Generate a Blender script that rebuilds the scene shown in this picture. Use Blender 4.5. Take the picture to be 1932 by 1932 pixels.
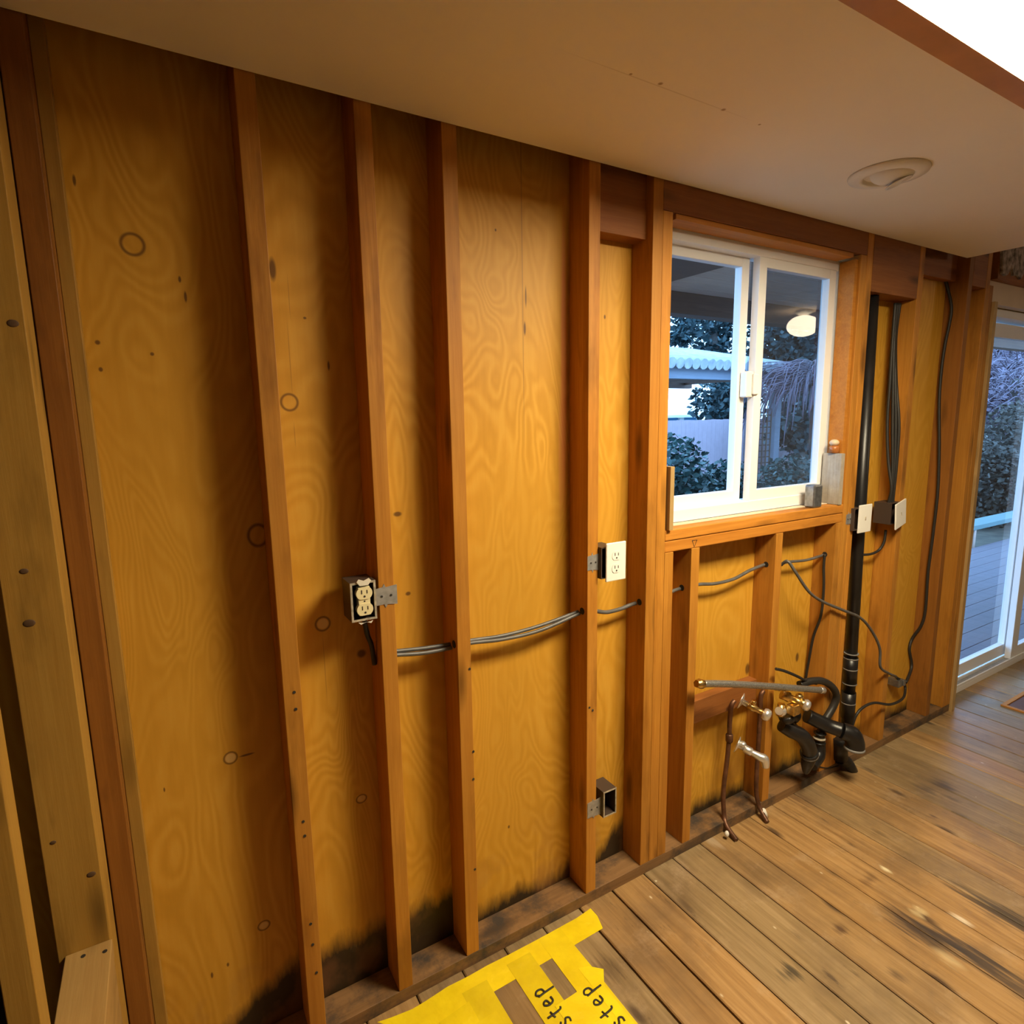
import bpy, bmesh, math, random
from mathutils import Vector, Matrix
for o in list(bpy.data.objects): bpy.data.objects.remove(o)
SC = bpy.context.scene
COL = SC.collection
rnd = random.Random(7)
# ------------------------------------------------------------------ camera
CX = Vector((0.0, -1.32365, 1.52847))
FOC = 1119.546
R_ = Vector((0.85902487, -0.51170294, -0.01537445))
U_ = Vector((0.09270399, 0.1259515, 0.98769539))
F_ = Vector((0.5034702, 0.84988018, -0.15563237))
cd = bpy.data.cameras.new('camera'); cam = bpy.data.objects.new('camera', cd); COL.objects.link(cam)
cd.sensor_width = 36.0; cd.lens = 36.0 * FOC / 1932.0; cd.clip_start = 0.02; cd.clip_end = 200
cam.matrix_world = Matrix(((R_.x, U_.x, -F_.x, CX.x), (R_.y, U_.y, -F_.y, CX.y), (R_.z, U_.z, -F_.z, CX.z), (0, 0, 0, 1)))
SC.camera = cam
# ------------------------------------------------------------------ world, exposure
w = bpy.data.worlds.new('world'); SC.world = w; w.use_nodes = True
bg = w.node_tree.nodes['Background']
bg.inputs[0].default_value = (0.29, 0.58, 1.0, 1); bg.inputs[1].default_value = 7.4
SC.view_settings.view_transform = 'Standard'; SC.view_settings.look = 'None'
SC.view_settings.gamma = 1.0; SC.view_settings.use_curve_mapping = False
SC.view_settings.exposure = 0.0
PANEL_COL = (1.0, 0.85, 0.58); PANEL_STR = 80.0
BOWL_STR = 22.0

# ------------------------------------------------------------------ measuring helpers (photo pixel -> point on a real plane)
def ray(x, y): return F_ + R_ * ((x - 966) / FOC) - U_ * ((y - 966) / FOC)
def pY(x, y, yv=0.0): d = ray(x, y); return CX + d * ((yv - CX.y) / d.y)
def pX(x, y, xv): d = ray(x, y); return CX + d * ((xv - CX.x) / d.x)
def pZ(x, y, zv=0.0): d = ray(x, y); return CX + d * ((zv - CX.z) / d.z)

# ------------------------------------------------------------------ materials
def new_mat(name):
    m = bpy.data.materials.new(name); m.use_nodes = True
    nt = m.node_tree
    return m, nt, nt.nodes['Principled BSDF']
def plain(name, col, rough=0.5, metal=0.0, var=0.0, scale=30.0, bump=0.0, spec=None):
    m, nt, b = new_mat(name)
    b.inputs['Base Color'].default_value = (*col, 1); b.inputs['Roughness'].default_value = rough; b.inputs['Metallic'].default_value = metal
    if spec is not None: b.inputs['Specular IOR Level'].default_value = spec
    if var or bump:
        tc = nt.nodes.new('ShaderNodeTexCoord'); n = nt.nodes.new('ShaderNodeTexNoise')
        n.inputs['Scale'].default_value = scale; n.inputs['Detail'].default_value = 5
        nt.links.new(tc.outputs['Object'], n.inputs['Vector'])
        if var:
            r = nt.nodes.new('ShaderNodeValToRGB')
            r.color_ramp.elements[0].position = .3; r.color_ramp.elements[1].position = .7
            r.color_ramp.elements[0].color = (*[c * (1 - var) for c in col], 1)
            r.color_ramp.elements[1].color = (*[min(1, c * (1 + var * .5)) for c in col], 1)
            nt.links.new(n.outputs[0], r.inputs[0]); nt.links.new(r.outputs[0], b.inputs['Base Color'])
        if bump:
            bp = nt.nodes.new('ShaderNodeBump'); bp.inputs['Strength'].default_value = bump; bp.inputs['Distance'].default_value = .01
            nt.links.new(n.outputs[0], bp.inputs['Height']); nt.links.new(bp.outputs[0], b.inputs['Normal'])
    return m
class NT:
    def __init__(s, nt): s.nt = nt
    def n(s, t, **kw):
        nd = s.nt.nodes.new(t)
        for k, v in kw.items(): setattr(nd, k, v)
        return nd
    def l(s, a, b): s.nt.links.new(a, b)
    def inp(s, sock, v):
        if hasattr(v, 'is_output') or isinstance(v, bpy.types.NodeSocket): s.l(v, sock)
        else: sock.default_value = v
    def math(s, op, a, b=0.0, clamp=False):
        nd = s.n('ShaderNodeMath', operation=op, use_clamp=clamp); s.inp(nd.inputs[0], a); s.inp(nd.inputs[1], b); return nd.outputs[0]
    def vmath(s, op, a, b=(0, 0, 0)):
        nd = s.n('ShaderNodeVectorMath', operation=op); s.inp(nd.inputs[0], a); s.inp(nd.inputs[1], b)
        return nd.outputs['Value'] if op == 'LENGTH' else nd.outputs[0]
    def noise(s, vec, scale, detail=4, rough=.55, dist=0.0):
        nd = s.n('ShaderNodeTexNoise'); s.l(vec, nd.inputs['Vector']); nd.inputs['Scale'].default_value = scale
        nd.inputs['Detail'].default_value = detail; nd.inputs['Roughness'].default_value = rough; nd.inputs['Distortion'].default_value = dist
        return nd.outputs[0]
    def ramp(s, fac, stops):
        nd = s.n('ShaderNodeValToRGB'); els = nd.color_ramp.elements
        while len(els) < len(stops): els.new(.5)
        for e, (p, c) in zip(els, stops): e.position = p; e.color = (*c, 1) if len(c) == 3 else c
        s.l(fac, nd.inputs[0]); return nd.outputs[0]
    def mapr(s, v, a, b, c=0.0, d=1.0):
        nd = s.n('ShaderNodeMapRange'); s.l(v, nd.inputs[0])
        for i, q in enumerate((a, b, c, d)): nd.inputs[i + 1].default_value = q
        return nd.outputs[0]
    def mix(s, fac, a, b, mode='MIX'):
        nd = s.n('ShaderNodeMix', data_type='RGBA', blend_type=mode)
        s.inp(nd.inputs[0], fac); s.inp(nd.inputs[6], a if not isinstance(a, tuple) else (*a, 1)); s.inp(nd.inputs[7], b if not isinstance(b, tuple) else (*b, 1))
        return nd.outputs[2]
def wood(name, light, dark, axis='Z', rough=.55, knots=True, streak=1.0, stain=0.0):
    m, nt, b = new_mat(name); g = NT(nt)
    tc = g.n('ShaderNodeTexCoord'); oi = g.n('ShaderNodeObjectInfo')
    off = g.vmath('SCALE', tc.outputs['Object']); nt.nodes[-1].inputs['Scale'].default_value = 1.0
    rv = g.n('ShaderNodeCombineXYZ')
    for i, k in enumerate((13.7, 29.1, 17.3)): g.l(g.math('MULTIPLY', oi.outputs['Random'], k), rv.inputs[i])
    vec = g.vmath('ADD', off, rv.outputs[0])
    sc = {'X': (1.0, 22, 22), 'Y': (22, 1.0, 22), 'Z': (22, 22, 1.0)}[axis]
    sv = g.vmath('MULTIPLY', vec, sc)
    n1 = g.noise(sv, 1.6 * streak, 6, .6, .8)
    n2 = g.noise(sv, 7.0 * streak, 4, .6)
    n3 = g.noise(vec, 5.0, 3)
    fac = g.math('ADD', g.math('MULTIPLY', n1, .65), g.math('MULTIPLY', n2, .35))
    mid = tuple((a + c) / 2 for a, c in zip(light, dark))
    col = g.ramp(fac, [(.33, dark), (.5, mid), (.66, light)])
    tint = g.mapr(oi.outputs['Random'], 0, 1, .86, 1.1)
    hs = g.n('ShaderNodeHueSaturation'); g.l(col, hs.inputs['Color']); g.l(tint, hs.inputs['Value'])
    col = hs.outputs[0]
    col = g.mix(g.mapr(n3, .35, .7, 0.0, .35), col, tuple(c * .62 for c in light))
    if knots:
        ks = {'X': (2.2, 9, 9), 'Y': (9, 2.2, 9), 'Z': (9, 9, 2.2)}[axis]
        vo = g.n('ShaderNodeTexVoronoi'); g.l(g.vmath('MULTIPLY', vec, ks), vo.inputs['Vector']); vo.inputs['Scale'].default_value = 1.0
        km = g.mapr(vo.outputs['Distance'], .06, .20, 1.0, 0.0)
        col = g.mix(g.mapr(g.noise(g.vmath('MULTIPLY', vec, ks), 1.1, 4, .65), .54, .68, 0, .55), col, tuple(c * .5 for c in dark))
        col = g.mix(g.math('MULTIPLY', km, .75), col, tuple(c * .25 for c in dark))
    if stain:
        n4 = g.noise(vec, 7.0, 6, .7)
        col = g.mix(g.mapr(n4, .44, .62, 0.0, stain), col, (.05, .04, .033))
    g.l(col, b.inputs['Base Color']); b.inputs['Roughness'].default_value = rough
    b.inputs['Specular IOR Level'].default_value = .3
    bp = g.n('ShaderNodeBump'); bp.inputs['Strength'].default_value = .12; bp.inputs['Distance'].default_value = .004
    g.l(n2, bp.inputs['Height']); g.l(bp.outputs[0], b.inputs['Normal'])
    return m
M = {}
M['stud'] = wood('stud_fir', (.56, .248, .035), (.38, .138, .013), 'Z')
M['stud_pale'] = wood('stud_pale_pine', (.46, .258, .05), (.38, .192, .03), 'Z')
M['stud_red'] = wood('stud_red_fir_shaded', (.34, .132, .020), (.23, .080, .011), 'Z')  # reddish fir, colour darkened to hold the corner post's shade
M['beam_red'] = wood('beam_red_fir', (.33, .122, .03), (.22, .069, .014), 'X')
M['sill'] = wood('sill_fir', (.56, .23, .033), (.38, .13, .013), 'X')
M['plate'] = wood('plate_fir', (.33, .18, .075), (.20, .105, .042), 'X', stain=.95)
M['plate_y'] = wood('plate_pine_crosswise', (.52, .32, .11), (.42, .23, .07), 'Y')
M['block_pine'] = wood('block_pine', (.50, .33, .14), (.36, .22, .08), 'Z')
M['block_grey'] = wood('grey_smeared_block', (.46, .42, .36), (.30, .24, .17), 'Z', stain=.3)
M['wood_ext'] = wood('weathered_board', (.62, .44, .37), (.50, .35, .29), 'X', knots=False)
M['deck'] = wood('deck_board', (.17, .14, .18), (.12, .10, .13), 'X', knots=False)
M['beam_ext'] = wood('brown_beam', (.16, .09, .06), (.10, .055, .04), 'X', knots=False)
M['fence'] = wood('fence_board', (.42, .33, .38), (.34, .27, .32), 'Z', knots=False)
M['post_ext'] = wood('grey_blue_timber', (.26, .30, .38), (.20, .23, .30), 'X', knots=False)
M['vinyl'] = plain('white_vinyl', (.80, .79, .79), .35)
M['white_plastic'] = plain('white_plastic', (.82, .80, .74), .35)
M['ivory'] = plain('ivory_plastic', (.80, .70, .42), .4)
M['slot'] = plain('dark_slot', (.03, .02, .015), .8)
M['galv'] = plain('galvanised_steel', (.50, .50, .50), .5, .75, .25, 60)
M['chrome'] = plain('chrome', (.86, .86, .85), .30, .85)
M['brass'] = plain('brass', (.70, .48, .18), .3, 1.0, .3, 80)
M['copper'] = plain('tarnished_copper', (.17, .08, .045), .45, .6, .5, 40)
M['box_dark'] = plain('dark_bakelite', (.055, .035, .025), .5)
M['box_rim'] = plain('chipped_box_rim', (.42, .36, .27), .7, 0, .5, 90)
M['abs'] = plain('black_abs', (.012, .011, .011), .36, 0, .4, 20)
M['abs_band'] = plain('dried_cement_band', (.20, .19, .18), .6)
M['rubber'] = plain('black_rubber', (.02, .018, .016), .45)
M['cable'] = plain('grey_cable', (.10, .095, .09), .4, 0, .25, 50)
M['cable_dark'] = plain('dark_cable', (.018, .016, .014), .5)
M['braid'] = plain('braided_steel', (.42, .41, .38), .42, .8, .5, 300)
M['lead'] = plain('grey_metal', (.30, .31, .32), .35, .85, .3, 60)
M['ink'] = plain('black_marker', (.02, .015, .01), .6)
M['amber'] = plain('amber_plastic', (.35, .12, .03), .25)
M['hole'] = plain('drilled_hole', (.015, .01, .006), .9)
M['nail'] = plain('nail_head', (.06, .055, .05), .5, .6)
M['roof_ext'] = plain('roof_tile', (.34, .36, .40), .7, 0, .3, 8)
M['white_ext'] = plain('white_roof', (.85, .86, .88), .7)
M['blue_ext'] = plain('blue_siding', (.06, .30, .55), .7)
M['soil'] = plain('soil', (.09, .08, .06), .95, 0, .5, 6)
M['bark'] = plain('bark', (.07, .06, .055), .9, 0, .4, 20)
M['leaf'] = plain('dark_green_leaf', (.022, .075, .075), .45, 0, .5, 3)
M['leaf2'] = plain('evergreen_leaf', (.012, .042, .050), .6, 0, .5, 3)
M['leaf3'] = plain('purple_twigs', (.15, .115, .16), .7, 0, .5, 4)
M['leaf4'] = plain('brown_hedge_leaf', (.050, .046, .036), .7, 0, .5, 4)
M['dark_room'] = plain('dark_void_shade', (.05, .025, .012), .9)  # near-black colour stands in for the shade of the void behind the partition
M['frosted'] = plain('remnant_plaster', (.34, .28, .24), .9, 0, .85, 34, .2)
M['paint_cream'] = plain('cream_paint', (.62, .50, .36), .6, 0, .08, 6)
M['fascia'] = plain('orange_varnish', (.50, .24, .085), .5, 0, .15, 10)
M['room_wall'] = plain('warm_white_paint', (.46, .36, .26), .8)
M['fixture'] = plain('warm_white_metal', (.75, .70, .60), .5)
def glass_mat():
    m = bpy.data.materials.new('window_glass'); m.use_nodes = True; nt = m.node_tree; g = NT(nt)
    nt.nodes.remove(nt.nodes['Principled BSDF']); out = nt.nodes['Material Output']
    tr = g.n('ShaderNodeBsdfTransparent'); tr.inputs[0].default_value = (.97, .985, .99, 1)
    gl = g.n('ShaderNodeBsdfGlossy'); gl.inputs['Roughness'].default_value = 0.0
    fr = g.n('ShaderNodeFresnel'); fr.inputs['IOR'].default_value = 1.45
    geo = g.n('ShaderNodeNewGeometry')
    mx = g.n('ShaderNodeMixShader')
    # thin pane: same front and back
    g.l(g.math('MULTIPLY', fr.outputs[0], g.math('SUBTRACT', 1.0, geo.outputs['Backfacing'])), mx.inputs[0])
    g.l(tr.outputs[0], mx.inputs[1]); g.l(gl.outputs[0], mx.inputs[2]); g.l(mx.outputs[0], out.inputs[0])
    return m
M['glass'] = glass_mat()
def emit(name, col, st):
    m = bpy.data.materials.new(name); m.use_nodes = True; nt = m.node_tree
    nt.nodes.remove(nt.nodes['Principled BSDF']); e = nt.nodes.new('ShaderNodeEmission')
    e.inputs[0].default_value = (*col, 1); e.inputs[1].default_value = st
    nt.links.new(e.outputs[0], nt.nodes['Material Output'].inputs[0]); return m
M['panel'] = emit('lit_diffuser', PANEL_COL, PANEL_STR)
M['bowl'] = emit('lit_bowl', (1.0, .80, .55), BOWL_STR)

def plywood():
    m, nt, b = new_mat('plywood_sheathing'); g = NT(nt)
    tc = g.n('ShaderNodeTexCoord'); v = tc.outputs['Object']
    lo = g.noise(g.vmath('MULTIPLY', v, (4.4, 1, 1.35)), 1.0, 2, .5, .7)
    fine = g.noise(g.vmath('MULTIPLY', v, (60, 1, 4)), 1.0, 4, .6)
    sx = g.n('ShaderNodeSeparateXYZ'); g.l(v, sx.inputs[0]); X, Z = sx.outputs[0], sx.outputs[2]
    wob = g.noise(g.vmath('MULTIPLY', v, (14, 1, 9)), 1.0, 3, .6)
    ph = g.math('ADD', g.math('MULTIPLY', lo, 150.0), g.math('MULTIPLY', wob, 5.0))
    rings = g.math('SINE', ph)
    rg = g.math('ADD', g.math('MULTIPLY', rings, g.mapr(g.noise(v, 1.7, 2), .35, .65, .11, .28)), g.math('ADD', g.math('MULTIPLY', fine, .7), .15))
    col = g.ramp(rg, [(.12, (.515, .250, .020)), (.5, (.59, .294, .030)), (.9, (.655, .352, .048))])
    big = g.noise(v, 2.3, 3)
    col = g.mix(g.mapr(big, .35, .7, 0, .4), col, (.48, .238, .022))
    def spot(px, py, rx, rz, mode, depth=.0889):
        p = pY(px, py, depth)
        d = g.vmath('LENGTH', g.vmath('MULTIPLY', g.vmath('SUBTRACT', v, (p.x, p.y, p.z)), (1 / rx, 0, 1 / rz)))
        if mode == 'ring': return g.mapr(g.math('ABSOLUTE', g.math('SUBTRACT', d, 1.0)), .05, .24, 1, 0)
        return g.mapr(d, .6, 1.1, 1, 0)
    def union(lst):
        a = lst[0]
        for q in lst[1:]: a = g.math('MAXIMUM', a, q)
        return a
    # repaired plugs: thin dark outline, lighter fill
    plugs = [(250, 461, .019), (546, 759, .0175), (609, 1177, .0165), (435, 1430, .0135), (1040, 0, 0)][:4]
    col = g.mix(g.math('MULTIPLY', union([spot(x, y, r, r, 'fill') for x, y, r in plugs[2:]] + [spot(682, 1506, .012, .010, 'fill'), spot(498, 1746, .012, .011, 'fill'), spot(668, 1790, .013, .012, 'fill'), spot(808, 1760, .012, .006, 'fill')]), .55), col, (.66, .47, .22))
    col = g.mix(g.math('MULTIPLY', union([spot(x, y, r, r * 1.02, 'ring') for x, y, r in plugs] + [spot(682, 1507, .013, .011, 'ring'), spot(498, 1746, .013, .012, 'ring'), spot(487, 1010, .02, .024, 'ring')]), .8), col, (.12, .05, .012))
    knots = [(184, 646, .005, .005), (190, 697, .004, .005), (140, 340, .003, .011), (339, 527, .003, .007), (514, 508, .008, .026), (750, 970, .012, .007), (682, 1233, .013, .012), (1504, 1240, .012, .022), (1410, 1262, .014, .026), (466, 1424, .018, .003),
             (960, 1560, .004, .006), (770, 1120, .008, .006), (745, 1250, .003, .005), (935, 434, .003, .004), (350, 560, .003, .012), (575, 600, .004, .003), (287, 668, .004, .004), (310, 1490, .002, .006), (620, 690, .003, .012), (1141, 598, .004, .007), (992, 560, .0025, .03), (990, 620, .004, .02), (430, 1820, .003, .006), (400, 1840, .003, .009)]
    col = g.mix(g.math('MULTIPLY', union([spot(*k, 'fill') for k in knots]), .85), col, (.10, .042, .012))
    cracks = [(985, 480, .0022, .55), (613, 1260, .0012, .10), (547, 680, .0012, .09), (556, 820, .0012, .03), (545, 560, .001, .05), (1125, 980, .001, .5)]
    col = g.mix(g.math('MULTIPLY', union([spot(*k, 'fill') for k in cracks]), .45), col, (.22, .10, .025))
    col = g.mix(g.math('MULTIPLY', spot(1064, 700, .011, .44, 'fill'), .6), col, (.60, .16, .06))
    col = g.mix(g.math('MULTIPLY', spot(1058, 860, .009, .2, 'fill'), .35), col, (.60, .20, .08))
    # mould rising from the bottom plate, heavier in the bays on the left
    st = g.noise(g.vmath('MULTIPLY', v, (22, 1, 5)), 1.0, 5, .65)
    amp = g.math('MAXIMUM', g.mapr(X, .62, .70, 1.0, .28), g.math('MULTIPLY', g.mapr(X, 1.12, 1.25, 0, 1), g.mapr(X, 1.262, 1.27, .9, -.45)))
    amp = g.math('MULTIPLY', amp, g.mapr(X, -.02, .17, .25, 1.0))
    top = g.math('ADD', g.math('MULTIPLY', st, .11), g.math('MULTIPLY', amp, .145))
    h = g.math('SUBTRACT', top, Z)
    col = g.mix(g.mapr(h, -.005, .05, 0, .95), col, (.012, .010, .009))
    s2 = g.noise(g.vmath('MULTIPLY', v, (9, 1, 6)), 1.0, 4)
    s2m = g.math('MULTIPLY', g.mapr(s2, .5, .62, 0, 1), g.mapr(Z, .05, .35, .8, 0))
    col = g.mix(g.math('MULTIPLY', s2m, .5), col, (.25, .11, .045))
    g.l(col, b.inputs['Base Color']); b.inputs['Roughness'].default_value = .5; b.inputs['Specular IOR Level'].default_value = .3
    return m
M['plywood'] = plywood()
def floor_mat():
    m, nt, b = new_mat('fir_floor_planks'); g = NT(nt)
    tc = g.n('ShaderNodeTexCoord'); v = tc.outputs['Object']
    at = g.n('ShaderNodeAttribute'); at.attribute_name = 'tone'
    sp = g.n('ShaderNodeSeparateColor'); g.l(at.outputs['Color'], sp.inputs[0])
    off = g.n('ShaderNodeCombineXYZ'); g.l(g.math('MULTIPLY', sp.outputs[0], 31.0), off.inputs[1]); g.l(g.math('MULTIPLY', sp.outputs[1], 17.0), off.inputs[0])
    vv = g.vmath('ADD', v, off.outputs[0])
    n1 = g.noise(g.vmath('MULTIPLY', vv, (26, 1.3, 1)), 1.3, 6, .62, .8)
    n2 = g.noise(g.vmath('MULTIPLY', vv, (90, 5, 1)), 1.0, 4, .6)
    fac = g.math('ADD', g.math('MULTIPLY', n1, .6), g.math('MULTIPLY', n2, .4))
    cA = g.ramp(fac, [(.3, (.20, .105, .040)), (.5, (.335, .195, .075)), (.7, (.46, .285, .125))])
    cB = g.ramp(fac, [(.3, (.18, .12, .055)), (.5, (.285, .195, .095)), (.7, (.39, .275, .145))])
    col = g.mix(sp.outputs[2], cA, cB)
    hs = g.n('ShaderNodeHueSaturation'); g.l(col, hs.inputs['Color']); g.l(g.mapr(sp.outputs[0], 0, 1, .8, 1.12), hs.inputs['Value']); col = hs.outputs[0]
    gr = g.noise(v, 2.6, 5, .65)
    col = g.mix(g.mapr(gr, .46, .66, 0, .6), col, (.13, .085, .05))
    dk = g.noise(g.vmath('MULTIPLY', vv, (30, 6, 1)), 1.0, 5, .7)
    col = g.mix(g.math('MULTIPLY', g.mapr(dk, .60, .70, 0, .8), g.mapr(gr, .42, .58, .2, 1)), col, (.07, .045, .03))
    gl = g.noise(g.vmath('ADD', v, (5, 3, 0)), 6.0, 6, .7)
    col = g.mix(g.mapr(gl, .56, .72, 0, .4), col, (.52, .38, .24))
    vo = g.n('ShaderNodeTexVoronoi'); g.l(g.vmath('MULTIPLY', vv, (9, 3.2, 1)), vo.inputs['Vector'])
    vo.inputs['Scale'].default_value = 1.0
    col = g.mix(g.math('MULTIPLY', g.mapr(vo.outputs['Distance'], .06, .16, 1, 0), .8), col, (.05, .03, .02))
    v2 = g.n('ShaderNodeTexVoronoi'); g.l(g.vmath('MULTIPLY', v, (17, 9, 1)), v2.inputs['Vector']); v2.inputs['Scale'].default_value = 1.0
    pick = g.math('GREATER_THAN', g.noise(v, 3.5, 2), .46)
    col = g.mix(g.math('MULTIPLY', g.mapr(v2.outputs['Distance'], .03, .075, 1, 0), g.math('MULTIPLY', pick, .85)), col, (.66, .56, .40))
    # dark worn patches and damp marks
    def spot(px, py, rx, ry, amt, c, col):
        p = pZ(px, py, 0)
        d = g.vmath('LENGTH', g.vmath('MULTIPLY', g.vmath('SUBTRACT', v, (p.x, p.y, 0)), (1 / rx, 1 / ry, 0)))
        d = g.math('ADD', d, g.math('MULTIPLY', g.math('SUBTRACT', g.math('ADD', g.math('MULTIPLY', n2, .5), g.math('MULTIPLY', n1, .5)), .5), 5.0))
        return g.mix(g.math('MULTIPLY', g.mapr(d, .3, 1.2, 1, 0), amt), col, c)
    for a in [(1720, 1750, .04, .09, .9, (.05, .035, .03)), (1772, 1772, .04, .08, .9, (.045, .035, .03)), (1895, 1725, .045, .14, .85, (.06, .045, .03)), (1850, 1815, .04, .09, .85, (.05, .04, .035)), (1780, 1480, .03, .05, .7, (.06, .045, .04)), (1750, 1490, .03, .05, .6, (.06, .045, .04)),
              (1490, 1835, .035, .03, .85, (.045, .04, .03)), (1140, 1830, .05, .04, .5, (.08, .05, .03)), (1490, 1500, .05, .10, .55, (.10, .05, .03)), (1430, 1650, .05, .06, .4, (.12, .075, .035)), (1640, 1660, .035, .02, .6, (.1, .05, .025)), (1585, 1754, .02, .02, .8, (.06, .03, .02)), (1690, 1840, .02, .03, .7, (.08, .05, .03)),
              (1760, 1540, .012, .02, .8, (.08, .04, .03)), (1930, 1870, .05, .06, .7, (.06, .045, .035))]:
        col = spot(*a, col)
    for a in [(1670, 1640, .012, .02, .8, (.75, .66, .42)), (1735, 1720, .025, .02, .6, (.60, .46, .24)), (1790, 1810, .02, .04, .6, (.56, .42, .22)), (1815, 1735, .01, .03, .8, (.7, .6, .45)), (1238, 1662, .006, .006, .9, (.75, .68, .5)), (1340, 1585, .02, .04, .5, (.55, .42, .28))]:
        col = spot(*a, col)
    g.l(col, b.inputs['Base Color']); b.inputs['Specular IOR Level'].default_value = .45
    g.l(g.mapr(n1, .3, .7, .30, .46), b.inputs['Roughness'])
    bp = g.n('ShaderNodeBump'); bp.inputs['Strength'].default_value = .15; bp.inputs['Distance'].default_value = .004
    g.l(n2, bp.inputs['Height']); g.l(bp.outputs[0], b.inputs['Normal'])
    return m
M['floor'] = floor_mat()
def ceiling_mat():
    m, nt, b = new_mat('ceiling_paint'); g = NT(nt)
    v = g.n('ShaderNodeTexCoord').outputs['Object']
    n = g.noise(v, 1.5, 3)
    col = g.ramp(n, [(.3, (.80, .73, .63)), (.7, (.86, .79, .69))])
    for (px, py, r) in [(1190, 140, .004), (1246, 158, .006), (1365, 207, .006), (1433, 235, .004)]:
        p = pZ(px, py, 2.188)
        d = g.vmath('LENGTH', g.vmath('MULTIPLY', g.vmath('SUBTRACT', v, (p.x, p.y, 0)), (1 / r, 1 / r, 0)))
        col = g.mix(g.math('MULTIPLY', g.mapr(d, .5, 1.1, 1, 0), .8), col, (.30, .17, .06))
    a, c = pZ(1060, 95, 2.188), pZ(1420, 228, 2.188); mid = (a + c) / 2; d_ = (c - a); L = d_.length; ang = math.atan2(d_.y, d_.x)
    rel = g.vmath('SUBTRACT', v, (mid.x, mid.y, 0))
    vr = g.n('ShaderNodeVectorRotate', rotation_type='Z_AXIS'); g.l(rel, vr.inputs['Vector']); vr.inputs['Angle'].default_value = -ang
    d = g.vmath('LENGTH', g.vmath('MULTIPLY', vr.outputs[0], (1 / (L / 2), 1 / .002, 0)))
    col = g.mix(g.math('MULTIPLY', g.mapr(d, .5, 1.1, 1, 0), .3), col, (.36, .25, .14))
    g.l(col, b.inputs['Base Color']); b.inputs['Roughness'].default_value = .75
    return m
M['ceiling'] = ceiling_mat()
def tape_mat():
    m, nt, b = new_mat('yellow_tape'); g = NT(nt)
    b.inputs['Base Color'].default_value = (.86, .66, .005, 1)
    oi = g.n('ShaderNodeObjectInfo'); v = g.n('ShaderNodeTexCoord').outputs['Object']
    n = g.noise(v, 12, 3)
    col = g.ramp(n, [(.3, (.74, .54, .004)), (.7, (.90, .70, .008))])
    hs = g.n('ShaderNodeHueSaturation'); g.l(col, hs.inputs['Color']); g.l(g.mapr(oi.outputs['Random'], 0, 1, .85, 1.1), hs.inputs['Value'])
    g.l(hs.outputs[0], b.inputs['Base Color']); b.inputs['Roughness'].default_value = .4
    bp = g.n('ShaderNodeBump'); bp.inputs['Strength'].default_value = .5; bp.inputs['Distance'].default_value = .01
    g.l(g.noise(v, 20, 3), bp.inputs['Height']); g.l(bp.outputs[0], b.inputs['Normal'])
    return m
M['tape'] = tape_mat()

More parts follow.
